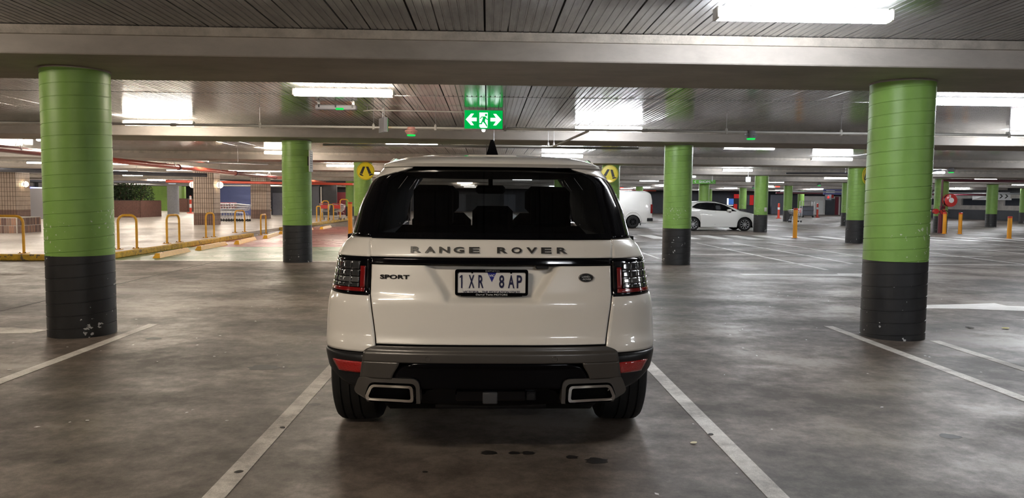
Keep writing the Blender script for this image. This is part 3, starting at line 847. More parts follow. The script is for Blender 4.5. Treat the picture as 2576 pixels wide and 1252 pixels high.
b = MB(); b.grid(rows); b.build('front_body', M['white_paint'], suv, angle=60)
rows = []
for j in range(9):
    z = lerp(1.12, 1.64, j/8); y = lerp(3.74, 2.78, (j/8)**.9); W = lerp(.76, .60, j/8); row = []
    for i in range(21):
        u = -1+i/10; row.append((u*W, y-.28*abs(u)**2.2, z))
    rows.append(row)
b = MB(); b.grid(rows, flip=True); b.build('windscreen', M['clear_glass'], suv)
b = MB(); b.box(-.36, .36, 4.83, 4.87, .62, .82, .01); b.build('grille', M['satin_black'], suv)

# dark inner shell behind the panel gaps
b = MB(); rows = []
for z in (.46, .60, .66, .80, .92, 1.0, 1.10, 1.18, 1.225):
    row = []
    for i in range(25):
        p = S(i/24*1.0, z); dd = .018+(.055 if .88 < z < 1.12 and p[0] < .42 else 0)+(.08 if z < .64 else 0)
        row.append((max(0, p[0]-.014), p[1]+dd, z))
    row.append((row[-1][0]-.03, .60, z)); 
    rows.append([(-x, y, zz) for x, y, zz in row[::-1]]+row[1:])
b.grid(rows); b.build('inner_shell', M['dull_black'], suv)
b = MB(); b.box(-.66, .66, .36, 1.15, 1.195, 1.212); b.build('luggage_cover', M['interior'], suv)
b = MB(); b.box(-.62, .62, .25, 4.4, .26, .50, .05); b.box(-.55, .55, .2, .7, .30, .60, .03); b.box(-.60, .60, .55, 4.5, .21, .27, .02); b.box(-.88, .88, 4.45, 4.72, .17, .34, .02); b.box(-.86, .86, 1.55, 3.45, .22, .34, .02); b.build('underbody', M['dull_black'], suv)  # underbody, with lower boxes added to block light passing under the car
b = MB(); b.box(-.84, .84, .50, 4.2, .47, .52); b.box(-.84, .84, 3.6, 3.75, .5, 1.1); b.build('cabin_floor', M['interior'], suv)
b = MB()
for s in (1, -1): b.box(min(s*.83, s*.86), max(s*.83, s*.86), .6, 3.8, .50, 1.235)
b.build('door_lining', M['interior'], suv)

# opaque matte sheet added inside the side glass to block bright views and reflections
for s in (1, -1):
    g = []
    for j in range(9):
        z = lerp(1.20, 1.635, j/8); yy, W, D = prf(z); hx_ = hx_glass(max(1.24, min(z, 1.62)))
        g.append([(s*(hx_-.0), SX(hx_, z)[1]+.02, z)]+[(s*(W-.035), lerp(yy+.30, 2.95, i/8), z) for i in range(9)])
    b = MB(); b.grid(g); b.build('side_glass_blocker', M['dull_black'], suv)

# interior furniture
b = MB(); b.box(-.66, .66, 1.22, 1.36, .6, 1.27, .05); rs = b.build('rear_bench', M['interior'], suv)
for x, hw, z0, z1 in ((-.40, .135, 1.25, 1.545), (.41, .135, 1.25, 1.54), (.01, .14, 1.20, 1.405)):
    b = MB(); b.box(x-hw, x+hw, 1.24, 1.36, z0, z1, .035); b.build('headrest', M['interior'], rs)
for x in (-.40, .42):
    b = MB(); b.box(x-.24, x+.24, 2.15, 2.32, .55, 1.34, .06); fs_ = b.build('front_seat', M['interior'], suv)
    b = MB(); b.box(x-.14, x+.14, 2.18, 2.30, 1.33, 1.56, .05); b.build('headrest', M['interior'], fs_)
b = MB(); b.box(-.76, .76, 3.25, 3.62, .8, 1.14, .05); b.build('dashboard', M['interior'], suv)
b = MB(); b.tube([(.42+.18*math.cos(t*PI/12), 3.12, 1.02+.18*math.sin(t*PI/12)) for t in range(24)], .016, 8, closed=True); b.build('steering_wheel', M['interior'], suv)
b = MB(); b.box(-.13, .13, 2.74, 2.78, 1.50, 1.575, .02); b.box(-.02, .02, 2.76, 2.83, 1.56, 1.66); b.build('rear_view_mirror', M['interior'], suv)

# lamps
for s in (1, -1):
    def put(rows, nm, mt, par, sol=.004):
        b = MB(); b.grid([[(s*x, y, z) for x, y, z in r] for r in rows], flip=s < 0); o = b.build(nm, mt, par, angle=50)
        if sol: solid(o, sol)
        return o
    lamp = put(half_patch(lambda z: a_of_x(.659, z), lambda z: 1.15, lambda a: LB-.006+.012*sstep(.5, 1.1, a), LT+.004, 34, 12, off=-.003), 'tail_light', M['gloss_black'], suv, .03)
    aL = lambda x: (lambda z: a_of_x(x, z))
    # smoked lens cells, red U shaped guide
    for r_, (z0, z1, mt) in enumerate(((1.068, 1.110, 'smoke_lens'), (1.030, 1.064, 'smoke_lens'), (.998, 1.026, 'clear_lens'), (.974, .994, 'smoke_lens'))):
        for xa, xb in ((.718, .762), (.765, .805), (.808, .840)):
            put(half_patch(aL(xa), aL(xb), z0, z1, 6, 4, off=-.009-.001*r_), 'lens_cell', M[mt], lamp, .004)
        put(half_patch(aL(.843), lambda z: 1.04, z0, z1, 8, 4, off=-.006), 'lens_cell', M['smoke_lens'], lamp, .004)
    put(half_patch(aL(.684), aL(.711), .972, 1.085, 4, 10, off=-.008), 'red_guide', M['red_lens'], lamp)
    put(half_patch(aL(.684), lambda z: 1.04, .950, .970, 20, 4, off=-.008), 'red_guide', M['red_lens'], lamp)
    put(half_patch(lambda z: 1.045, lambda z: 1.09, .950, 1.105, 4, 10, off=-.004), 'red_guide', M['red_lens'], lamp)

# bumper
def bump_pt(x, z, dy=0): 
    p = SX(x, z); return (p[0], p[1]+dy, p[2])
hb = lambda z: lerp(.702, .676, (z-.49)/.15)
rows = []
for j in range(15):
    z = lerp(.590, .676, j/14); row = []
    for i in range(101):
        u = -1+i/50; h = hb(z)-(.065*((z-.64)/.036)**2 if z > .64 else 0); x = u*h
        row.append(bump_pt(x, z, -.018-.012*sstep(.655, .635, z)))
    rows.append(row)
b = MB(); b.grid(rows); bumper = solid(b.build('bumper_cover', M['grey_trim'], suv, angle=35), .02)
for s in (1, -1):
    rows = []
    for j in range(11):
        z = lerp(.497, .590, j/10); xi = lerp(.525, .485, sstep(0, 1, j/10)); row = []
        for i in range(15): row.append((lambda p: (s*p[0], p[1], p[2]))(bump_pt(lerp(xi, hb(z), i/14), z, -.03)))
        rows.append(row)
    b = MB(); b.grid(rows, flip=s < 0); solid(b.build('bumper_side', M['grey_trim'], bumper), .02)
    # exhaust surround, finisher and dark pipe mouth
    cx = .536
    outer = [(.372, .372), (.378, .503), (.705, .503), (.733, .430), (.722, .412), (.665, .384), (.66, .372)]
    inner = [(.393, .372), (.397, .478), (.645, .478), (.672, .405), (.66, .386), (.655, .384), (.645, .372)]
    r = [.004, .045, .02, .02, .01, .01, .004]
    O = rpoly(outer, r); I = rpoly(inner, [.004, .03, .03, .02, .01, .01, .004])
    def yat(x): return SX(x, .45)[1]
    b = MB()
    b.ring([(s*x, z) for x, z in O], [(s*x, z) for x, z in I], 0, .10)
    for k, p in enumerate(b.v): b.v[k] = (p[0], p[1]+yat(abs(p[0]))-.045, p[2])
    sur = b.build('exhaust_surround', M['grey_trim'], bumper, angle=30)
    fo = rpoly([(.405, .382), (.412, .470), (.638, .470), (.668, .402), (.658, .384)], [.02, .02, .025, .015, .02]); 
    fi = rpoly([(.421, .396), (.427, .457), (.627, .457), (.649, .406), (.642, .397)], [.012, .012, .018, .01, .012])
    b = MB(); b.ring([(s*x, z) for x, z in fo], [(s*x, z) for x, z in fi], 0, .09)
    m0 = [(lerp(x, cx, .25), lerp(z, .427, .25)) for x, z in fo]
    for k, p in enumerate(b.v): b.v[k] = (p[0], p[1]+yat(abs(p[0]))-.062, p[2])
    fin = b.build('exhaust_finisher', M['chrome'], bumper, angle=30)
    b = MB(); b.prism([(s*x, z) for x, z in rpoly([(.415, .39), (.42, .462), (.632, .462), (.655, .402), (.648, .392)], .015)], .085, .10); b.build('exhaust_mouth', M['dull_black'], fin)
    # black corner of the bumper with red reflector
    def zlow(x): return lerp(.405, .60, ((x-.69)/.29)**1.6) if x > .69 else .405
    rows = []
    for j in range(13):
        v = j/12; row = []
        for i in range(25):
            u = i/24; a = lerp(a_of_x(.66, .55), 1.17, u)
            xx = S(a, .6)[0]; z = lerp(zlow(xx), zb_q(a)-.004, v); p = S(a, z)
            row.append((s*p[0], p[1]-.012*sstep(.0, .12, 1-v)-.004, p[2]))
        rows.append(row)
    b = MB(); b.grid(rows, flip=s < 0); crn = solid(b.build('bumper_corner', M['satin_black'], suv, angle=50), .02)
    rows = []
    for j in range(7):
        z = lerp(.522, .582, j/6); x1 = lerp(.825, .862, j/6); x0 = lerp(.690, .672, j/6)
        rows.append([(s*p[0], p[1]-.026, p[2]) for p in (S(lerp(a_of_x(x0, z), a_of_x(x1, z), i/10), z) for i in range(11))])
    b = MB(); b.grid(rows, flip=s < 0); rf = solid(b.build('fog_reflector', M['fog_lens'], crn), .012)
    b = MB(); b.lathe([(.011, 0), (.0135, -.002), (.016, 0)], axis='y', seg=24); sn = b.build('parking_sensor', M['grey_trim'], bumper, (s*.332, SX(.332, .615)[1]-.031, .615))
# gloss black valance and lower skirt
def hv(z): return lerp(.52, .478, sstep(.50, .585, z)) if z > .5 else .41
rows = []
for j in range(15):
    z = lerp(.45, .592, j/14); hw = .50 if z < .5 else hv(z)
    if z > .555: hw -= .075*((z-.555)/.037)**2.5
    rows.append([bump_pt(lerp(-hw, hw, i/40), z, .0-.012*sstep(.56, .59, z)) for i in range(41)])
b = MB(); b.grid(rows); vl = solid(b.build('rear_valance', M['valance_black'], suv), .02)
rows = [[(lerp(-.40, .40, i/20), lerp(.10, .06, (z-.34)/.12)+.06*abs(-1+i/10)**2, z) for i in range(21)] for z in (.345, .36, .38, .42, .452)]
b = MB(); b.grid(rows); sk = solid(b.build('lower_skirt', M['valance_black'], suv), .02)
b = MB(); b.box(-.19, .19, .048, .10, .372, .432, .008); b.build('tow_recess_cover', M['gloss_black'], sk)
b = MB(); b.box(-.045, .035, .02, .09, .362, .425, .006); b.build('tow_receiver', M['tow_grey'], sk)
b = MB(); b.lathe([(.0, -.004), (.018, -.004), (.018, .03)], axis='y', seg=20, c=(.215, .045, .40)); b.box(.19, .24, .05, .08, .375, .425, .004); b.build('trailer_socket', M['satin_black'], sk)
b = MB(); rows = [[(lerp(-.30, .30, i/10), .12+.02*abs(-1+i/5), z) for i in range(11)] for z in (.315, .335, .345)]; b.grid(rows); solid(b.build('skid_lip', M['satin_black'], sk), .02)

# number plate
py = .082
plate = MB(); plate.box(-.186, .184, py, py+.004, .945, 1.069, .001); plate = plate.build('number_plate', M['plate_white'], suv)
O = rpoly([(-.196, .9365), (-.196, 1.0765), (.194, 1.0765), (.194, .9365)], .014); I = rpoly([(-.182, .951), (-.182, 1.061), (.180, 1.061), (.180, .951)], .004)
b = MB(); b.ring(O, I, py-.005, py+.012); b.box(-.165, .163, py-.006, py+.01, .9325, .951, .001)
pf = b.build('plate_frame', M['valance_black'], plate)
b = MB(); b.box(-.17, .17, py+.01, py+.05, .95, 1.06); b.build('plate_mount', M['satin_black'], plate)
cz = 1.0085
poly_one = [(-.164, .976), (-.157, .976), (-.157, 1.046), (-.1625, 1.046), (-.1715, 1.038), (-.1715, 1.030), (-.164, 1.034)]
b = MB(); b.prism(poly_one, py-.003, py-.001); b.build('plate_character', M['navy'], plate)
for ch, x, wd in (('X', -.1085, .030), ('R', -.058, .028), ('8', .0525, .028), ('A', .1035, .034), ('P', .147, .028)):
    text('plate_character', ch, .09, M['navy'], plate, (x, py-.002, cz+.003), width=wd, height=.070, depth=.002, offset=0.0018)
b = MB(); b.prism([(-.026, 1.064), (.026, 1.064), (0, 1.008)], py-.0012, py); b.build('state_triangle', M['blue_print'], plate)
text('state_initials', 'VIC', .02, M['white_print'], plate, (0, py-.0026, 1.0435), width=.030, height=.0125, depth=.001, offset=.0004)
text('state_motto', 'VICTORIA - THE EDUCATION STATE', .014, M['navy'], plate, (-.001, py-.0015, .9555), width=.305, height=.0125, depth=.001, offset=.0002)
text('dealer_lettering', 'Darryl Twitt MOTORS', .014, M['white_print'], pf, (.0, py-.0075, .9405), width=.168, height=.0125, depth=.001)
text('dealer_lettering', 'SHEPPARTON', .010, M['grey_print'], pf, (.003, py-.0062, 1.0685), width=.075, height=.0078, depth=.001)
for x, z in ((-.180, 1.060), (.180, 1.060), (-.105, 1.059), (.103, 1.059)):
    b = MB(); b.lathe([(0, -.002), (.0045, -.002), (.005, 0)], axis='y', seg=12, c=(x, py-.003, z)); b.build('plate_screw', M['dull_black'] if abs(x) < .15 else M['chrome'], plate)

# lettering and badges
lx = [(-.408, 'R'), (-.331, 'A'), (-.255, 'N'), (-.178, 'G'), (-.095, 'E'), (.055, 'R'), (.132, 'O'), (.213, 'V'), (.292, 'E'), (.377, 'R')]
lx = [((p-(-.0))*1.0, c) for p, c in lx]
tg = None
for x, c in lx:
    y = SX(x, 1.177)[1]
    o = text('tailgate_letter', c, .04, M['letter_chrome'], suv, (x, y-.006, 1.177), width=.056, height=.034, depth=.008, offset=.0012)
    o.rotation_euler.x = math.radians(-20)
x0 = -.606
o = text('model_lettering', 'SPORT', .03, M['dark_chrome'], suv, (-.519, SX(.52, 1.032)[1]-.004, 1.032), width=.160, height=.023, depth=.006, offset=.0008)
o.rotation_euler.z = math.radians(-7.5)
b = MB(); b.lathe([(0, -.004), (.85, -.004), (.88, -.0055), (1.0, -.003), (1.0, .006)], axis='y', seg=40)
b.v = [(x*.041, y, z*.0235) for x, y, z in b.v]; bd = b.build('oval_badge', M['satin_black'], suv, (.508, SX(.508, 1.033)[1]-.004, 1.033)); bd.rotation_euler.z = math.radians(7.5)
b = MB(); b.tube([(.039*math.cos(t*PI/20), -.0045, .0215*math.sin(t*PI/20)) for t in range(40)], .0018, 6, closed=True); b.build('badge_rim', M['chrome'], bd)
text('badge_lettering', 'LAND-', .012, M['silver_print'], bd, (-.002, -.0062, .006), width=.046, height=.010, depth=.002, offset=.0003)
text('badge_lettering', '-ROVER', .012, M['silver_print'], bd, (.002, -.0062, -.0075), width=.050, height=.009, depth=.002, offset=.0003)
b = MB(); b.box(.235, .305, .085, .12, 1.078, 1.098, .006); b.build('reversing_camera', M['satin_black'], suv)

# wheels
def wheel(parent, x_out, y, side, R=.378, W=.29, nsp=5, rim=.255, rimmat='alloy', z=None):
    """tyre with tread grooves; x_out = outer face"""
    s = side
    t = MB(); pr = [(rim, .0), (rim+.03, -.004), (R-.05, .0), (R-.02, .012), (R-.006, .03)]
    xs = [.06, .064, .10, .104, .115, .119, .155, .159, .17, .174, .21, .214]
    k = W/.29
    for i in range(0, 12, 4):
        a, b_, c, d = [q*k for q in xs[i:i+4]]
        pr += [(R, a-.012*k), (R, a), (R-.010, a+.002), (R-.010, a+.010*k), (R, a+.012*k)]
    pr += [(R-.006, W-.03), (R-.02, W-.012), (R-.05, W), (rim+.03, W+.004), (rim, W)]
    t.lathe([(r, -s*(h)) for r, h in pr], axis='x', seg=48, c=(x_out, y, R))
    ty = t.build('wheel', M['tyre'], parent, angle=30)
    r = MB(); r.lathe([(rim, -s*.02), (rim-.012, -s*.012), (rim-.02, -s*.05), (rim-.025, -s*W*.95)], axis='x', seg=40, c=(x_out, y, R))
    for k_ in range(nsp):
        a = 2*PI*k_/nsp
        for da in (-.10, .10):
            vs = []
            for rr, wd, h in ((.05, .022, .035), (rim-.014, .018, .02)):
                for q, dd in ((-wd, 0), (wd, 0), (wd, .02), (-wd, .02)):
                    aa = a+da*(rr/rim)
                    vs.append((x_out-s*(h+dd), y+rr*math.cos(aa)-q*math.sin(aa), R+rr*math.sin(aa)+q*math.cos(aa)))
            r.add(vs, [(0,1,2,3), (7,6,5,4), (0,4,5,1), (1,5,6,2), (2,6,7,3), (3,7,4,0)])
    r.lathe([(0, -s*.03), (.05, -s*.03), (.062, -s*.045), (.062, -s*.08)], axis='x', seg=24, c=(x_out, y, R))
    r.build('rim', M[rimmat], ty)
    b = MB(); b.lathe([(0, -s*.10), (rim-.03, -s*.10), (rim-.03, -s*.12)], axis='x', seg=24, c=(x_out, y, R)); b.build('brake_disc', M['dull_black'], ty)
    return ty
for s in (1, -1):
    for y in (AX, AXF): wheel(suv, s*.985, y, s)
    b = MB()
    for yc in (AX, AXF):   # arch liners
        rows = [[(s*xx, yc+(RA+.012)*math.cos(t*PI/16), .37+(RA+.012)*math.sin(t*PI/16)) for t in range(17)] for xx in (.60, .90)]
        b.grid(rows)
    b.build('arch_liner', M['dull_black'], suv)

# ================================================================ OTHER VEHICLES (local: x forward along length, y across, z up)
def vehicle(t, L, W, top, belt, glasstop, wheels, R, body, sill=.2, tumble=.16, ns=90, nose=.25, tail=.12, archr=None):
    archr = archr or R+.05
    def hw(x):
        a = 1-(1-min(1, x/.45))**2.4*tail/.5; b_ = 1-(1-min(1, (L-x)/.8))**2.4*nose/.5
        return W/2*a*b_
    def zs(x):
        z = sill
        for wx in wheels:
            d = abs(x-wx)
            if d < archr: z = max(z, R+math.sqrt(archr**2-d*d))
        return z
    def sec(x):
        h = hw(x); zt = interp(x, *top); zb = min(interp(x, *belt), zt-.03); z0 = min(zs(x), zb-.04)
        tb = tumble*max(0, (zt-zb))/.55
        pts = [(h*.97, z0), (h*.985, lerp(z0, zb, .25)), (h, lerp(z0, zb, .55)), (h*.985, lerp(z0, zb, .85)), (h*.96, zb)]
        if zt-zb > .1:
            pts += [(h*.96-tb*.5, lerp(zb, zt, .5)), (h*.96-tb*.9, zt-.06), (h*.96-tb*1.2-.05, zt-.015), (h*.45, zt), (0, zt+.012)]
        else:
            pts += [(h*.93, lerp(zb, zt, .4)), (h*.88, lerp(zb, zt, .7)), (h*.75, lerp(zb, zt, .9)), (h*.4, zt), (0, zt+.01)]
        return pts
    rows = []
    xs = sorted(set([0.0, L]+[L*i/ns for i in range(ns+1)]+[wx+archr*math.cos(k*PI/14) for wx in wheels for k in range(15)]))
    for x in xs:
        p = sec(min(max(x, .001), L-.001)); rows.append([(x, -y, z) for y, z in p]+[(x, y, z) for y, z in p[-2::-1]])
    b = MB(); b.grid(rows)
    for r in (rows[0], rows[-1]):
        b.add(r, [tuple(range(len(r)))])
    bo = b.build('body', M[body], t, angle=35)
    for s in (-1, 1):   # dark arch liners / floor
        b = MB()
        for wx in wheels:
            b.grid([[(wx+(archr-.01)*math.cos(k*PI/14), s*(W/2*q), R+(archr-.01)*math.sin(k*PI/14)) for k in range(15)] for q in (.98, .6)])
        b.build('arch_liner', M['dull_black'], t)
    b = MB(); b.box(.3, L-.3, -W*.4, W*.4, sill-.02, sill+.25); b.build('floor_pan', M['dull_black'], t)
    return hw, sec
def side_poly(t, name, m, pts, hwf, off=.006, zref=None, both_=True, y_of=None, th=.01):
    for s in ((-1, 1) if both_ else (-1,)):
        vs = [(x, s*(y_of(x, z)+off), z) for x, z in pts]; n = len(vs)
        vs += [(x, y-s*th, z) for x, y, z in vs]
        b = MB(); b.add(vs, [tuple(range(n)), tuple(range(2*n-1, n-1, -1))]+[(i, (i+1) % n, (i+1) % n+n, i+n) for i in range(n)])
        b.build(name, m, t)
def carwheel(t, x, s, W, R, rimr, nsp, rm, wd=.21):
    """wheel whose axle lies across (y)"""
    ty = MB(); pr = [(rimr, 0), (rimr+.015, .004), (R-.03, .004), (R-.006, -.015), (R, -.04), (R, -wd+.04), (R-.03, -wd), (rimr, -wd)]
    ty.lathe([(r, h*s) for r, h in pr], axis='y', seg=40, c=(x, s*W, R)); o = ty.build('wheel', M['tyre'], t, angle=40)
    r = MB(); r.lathe([(rimr, -s*.01), (rimr-.012, -s*.0), (rimr-.02, -s*.04), (rimr-.02, -s*.15)], axis='y', seg=36, c=(x, s*W, R))
    for k in range(nsp):
        a = 2*PI*k/nsp; vs = []
        for rr, w2, h in ((.04, .012, .02), (rimr-.012, .016, .012)):
            for q, dd in ((-w2, 0), (w2, 0), (w2, .02), (-w2, .02)):
                vs.append((x+rr*math.cos(a)-q*math.sin(a), s*(W-h-dd), R+rr*math.sin(a)+q*math.cos(a)))
        r.add(vs, [(0,1,2,3), (7,6,5,4), (0,4,5,1), (1,5,6,2), (2,6,7,3), (3,7,4,0)])
    r.lathe([(0, -s*.015), (.045, -s*.015), (.055, -s*.03), (.055, -s*.06)], axis='y', seg=20, c=(x, s*W, R)); r.build('rim', M[rm], o)
    b = MB(); b.lathe([(0, -s*.09), (rimr-.02, -s*.09), (rimr-.02, -s*.1)], axis='y', seg=20, c=(x, s*W, R)); b.build('brake_disc', M['dull_black'], o)

# white hatchback, side on, nose to the right
HB = thing('hatchback', (9.48, 37.50, 0), 'white five-door hatchback parked side-on between the second right column and another column', 'car')
top = ([0, .08, .25, .55, .85, 1.2, 1.6, 2.0, 2.43, 2.84, 3.19, 3.55, 3.97, 4.25, 4.37], [.55, .95, 1.17, 1.36, 1.445, 1.472, 1.478, 1.455, 1.345, 1.185, 1.02, .955, .86, .74, .50])
belt = ([0, .4, 1.0, 2.0, 3.0, 3.6, 4.37], [.92, 1.08, 1.06, 1.0, .965, .86, .45])
hwf, sec = vehicle(HB, 4.37, 1.79, top, belt, None, (.80, 3.42), .33, 'white_van', sill=.19, tumble=.17)
def yo(x, z):
    p = sec(x)
    for i in range(len(p)-1):
        if p[i][1] <= z <= p[i+1][1]: return lerp(p[i][0], p[i+1][0], (z-p[i][1])/max(1e-6, p[i+1][1]-p[i][1]))
    return p[4][0]
win = [(.72, 1.165), (.95, 1.10), (1.3, 1.055), (1.72, 1.02), (2.4, .995), (3.0, .98), (2.8, 1.08), (2.6, 1.19), (2.4, 1.285), (2.2, 1.345), (1.9, 1.395), (1.5, 1.41), (1.15, 1.39), (1.0, 1.355), (.85, 1.27)]
side_poly(HB, 'side_window', M['gloss_black'], win, hwf, y_of=yo)
side_poly(HB, 'window_pillar', M['dull_black'], [(1.86, 1.015), (1.93, 1.01), (1.90, 1.39), (1.84, 1.39)], hwf, off=.012, y_of=yo)
for pts in ([(1.905, .30), (1.915, .30), (1.93, .96), (1.92, .96)], [(3.0, .33), (3.01, .33), (3.05, .93), (3.04, .93)], [(.95, .55), (.96, .55), (1.0, .98), (.99, .98)]):
    side_poly(HB, 'door_gap', M['dull_black'], pts, hwf, off=.003, y_of=yo)
for s in (-1, 1):
    b = MB(); b.box(2.48, 2.70, s*.93-.07, s*.93+.07, .97, 1.09, .035); b.build('door_mirror', M['white_van'], HB)
    b = MB(); b.box(2.60, 2.69, s*.88-.05, s*.88+.05, .92, .98, .01); b.build('mirror_foot', M['satin_black'], HB)
    b = MB(); b.box(1.55, 1.75, s*.885-.02, s*.885+.02, .83, .86, .008); b.box(2.62-1.0, 2.64-1.0, 0, 0.001, .8, .81); b.build('door_handle', M['white_van'], HB)
    b = MB(); b.box(3.90, 4.18, s*.74-.06, s*.74+.06, .66, .74, .02); b.build('headlight', M['gloss_black'], HB)
    b = MB(); b.box(.02, .25, s*.74-.08, s*.74+.05, .82, .94, .02); b.build('tail_light', M['red_lens'], HB)
    for x in (.80, 3.42): carwheel(HB, x, s, .875, .33, .235, 10, 'alloy')
b = MB(); b.add([(3.12, -.66, 1.02), (3.12, .66, 1.02), (2.30, .52, 1.385), (2.30, -.52, 1.385)], [(0, 1, 2, 3)]); b.build('windscreen', M['gloss_black'], HB, (.03, 0, .03))

# white panel van, rear to the right
VN = thing('panel_van', (8.80, 40.05, 0), 'white panel van with black steel wheel parked side-on behind the SUV', 'van', rz=PI)
top = ([0, .06, .25, 1.0, 3.2, 3.8, 4.3, 4.6, 4.7], [1.55, 1.86, 1.97, 2.0, 1.98, 1.90, 1.35, 1.05, .7])
belt = ([0, 1, 3.5, 4.3, 4.7], [1.15, 1.15, 1.15, 1.05, .6])
hwv, secv = vehicle(VN, 4.70, 1.70, top, belt, None, (1.03, 3.6), .335, 'white_van', sill=.28, tumble=.07, tail=.05)
def yv(x, z):
    p = secv(x)
    for i in range(len(p)-1):
        if p[i][1] <= z <= p[i+1][1]: return lerp(p[i][0], p[i+1][0], (z-p[i][1])/max(1e-6, p[i+1][1]-p[i][1]))
    return p[4][0]
for z in (1.13, 1.19): side_poly(VN, 'body_swage', M['white_van'], [(.12, z), (4.0, z), (4.0, z+.02), (.12, z+.02)], hwv, off=.012, y_of=yv)
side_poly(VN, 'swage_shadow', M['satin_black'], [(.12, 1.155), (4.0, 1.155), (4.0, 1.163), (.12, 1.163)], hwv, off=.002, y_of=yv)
side_poly(VN, 'cab_window', M['gloss_black'], [(3.0, 1.25), (3.9, 1.25), (3.7, 1.72), (3.0, 1.75)], hwv, y_of=yv)
for x in (1.72, 2.95): side_poly(VN, 'door_gap', M['dull_black'], [(x, .35), (x+.01, .35), (x+.01, 1.85), (x, 1.85)], hwv, off=.003, y_of=yv)
side_poly(VN, 'side_panel', M['white_van'], [(.22, 1.24), (1.60, 1.24), (1.60, 1.80), (.28, 1.80)], hwv, off=.01, y_of=yv)
for s in (-1, 1):
    b = MB(); b.box(-.015, .10, s*.80-.05, s*.80+.05, .80, 1.28, .015); b.build('tail_light', M['red_lens'], VN)
    b = MB(); b.box(-.03, .28, s*.80-.07, s*.80+.07, .38, .55, .02); b.build('bumper_corner', M['satin_black'], VN)
    b = MB(); b.box(.60, .63, s*.76-.08, s*.76+.08, .16, .40); b.build('mud_flap', M['satin_black'], VN)
    for x in (1.03, 3.6): carwheel(VN, x, s, .84, .335, .19, 8, 'satin_black')
    b = MB(); b.tube([(1.03+.47*math.cos(k*PI/14), s*.835, .37+.50*math.sin(k*PI/14)) for k in range(15)], .022, 8); b.build('wheel_arch_lip', M['white_van'], VN)

# ================================================================ CEILING SERVICES
def pipe(name, pts, r, m, lab, cat='pipe', group=None, seg=12):
    t = thing(name, (0, 0, 0), lab, cat, group)
    b = MB(); b.tube(pts, r, seg); b.build('pipe_run', M[m], t)
    for p, q in zip(pts[:-1], pts[1:]):
        x, y, z = (lerp(p[i], q[i], .5) for i in range(3)); top_ = ZS+.01 if any(a-.05 < y < c+.05 for a, c in beams) else ZD+.01
        b = MB(); b.tube([(x, y, z), (x, y, top_)], .006, 6); b.build('drop_rod', M['galv'], t)
    return t
wp = thing('sprinkler_pipe', (0, 13.0, 2.68), 'long white pipe hung across the bay in front of the second beam', 'pipe')
b = MB(); b.tube([(-15, 0, 0), (16, 0, 0)], .021, 12); b.build('pipe_run', M['pvc'], wp)
for x in (-12.5, -3.93, -1.98, -.91, 0.3, 4.2, 6.25, 9.3, 12.4, -7.0):
    b = MB(); b.tube([(x, 0, .02), (x, 0, .316)], .005, 6); b.build('drop_rod', M['galv'], wp)
    b = MB(); b.lathe([(.004, .07), (.018, .055), (.026, .03), (.026, -.03), (.018, -.04)], seg=12, c=(x, 0, 0)); b.build('pipe_clip', M['pvc'], wp)
for x in (-9.5, -5.4, 2.75, 7.8): 
    b = MB(); b.tube([(x-.05, 0, 0), (x+.05, 0, 0)], .028, 12); b.build('pipe_coupling', M['pvc'], wp)
sp = thing('branch_pipe', (0, 0, 0), 'thin white pipe with an elbow hanging just above the SUV roof', 'pipe')
b = MB(); b.tube([(.05, 16.0, 2.60), (1.42, 16.0, 2.60), (1.75, 13.0, 2.66)], .022, 10); b.build('pipe_run', M['pvc'], sp)
for x in (.13, 1.30, 1.42):
    b = MB(); b.tube([(x, 16.0, 2.61), (x, 16.0, 2.98)], .005, 6); b.build('drop_rod', M['galv'], sp)
    b = MB(); b.lathe([(.004, .08), (.02, .05), (.028, .0), (.02, -.03)], seg=12, c=(x, 16, 2.62)); b.build('pipe_clip', M['pvc'], sp)
ct = thing('cable_tray', (0, 19.2, 2.80), 'grey metal cable tray above the SUV roof running across', 'cable tray')
b = MB(); b.box(-4.2, 3.9, -.07, .07, -.02, .0); b.box(-4.2, 3.9, -.075, -.068, -.02, .035); b.box(-4.2, 3.9, .068, .075, -.02, .035); b.build('tray', M['galv'], ct)
for x in (-3.5, -1.2, 1.1, 3.3):
    b = MB(); b.tube([(x, 0, 0), (x, 0, .20)], .005, 6); b.build('drop_rod', M['galv'], ct)
# exit conduit
pipe('conduit', [(-2.14, 12.9, 2.945), (-2.0, 12.9, 2.96), (-.42, 12.85, 2.945)], .010, 'pvc', 'thin white conduit from the emergency light to the exit sign', 'conduit')
# exit sign
ex = thing('exit_sign', (-.075, 12.8, 2.815), 'green exit sign with white running figure and two arrows under the ceiling', 'sign')
b = MB(); b.box(-.335, .335, 0, .07, -.165, .165, .006); b.build('sign_case', M['exit_frame'], ex)
for x0, x1 in ((-.325, -.108), (-.102, .102), (.108, .325)):
    b = MB(); b.box(x0, x1, -.006, .002, -.155, .155); b.build('sign_panel', M['exit_green'], ex)
def poly(name, pts, y0, y1, m, par):
    b = MB(); b.prism(pts, y0, y1); return b.build(name, m, par)
arr = [(.305, 0), (.215, .098), (.165, .098), (.212, .030), (.118, .030), (.118, -.030), (.212, -.030), (.165, -.098), (.215, -.098)]
poly('arrow', arr, -.010, -.006, M['exit_white'], ex); poly('arrow', [(-x, z) for x, z in arr][::-1], -.010, -.006, M['exit_white'], ex)
poly('doorway', [(-.072, -.12), (-.072, .118), (.070, .118), (.070, -.12), (.06, -.14), (-.05, -.14)], -.009, -.006, M['exit_white'], ex)
b = MB(); b.lathe([(0, -.013), (.021, -.013), (.021, -.009)], axis='y', seg=16, c=(.042, 0, .078)); b.build('figure_head', M['exit_green'], ex)
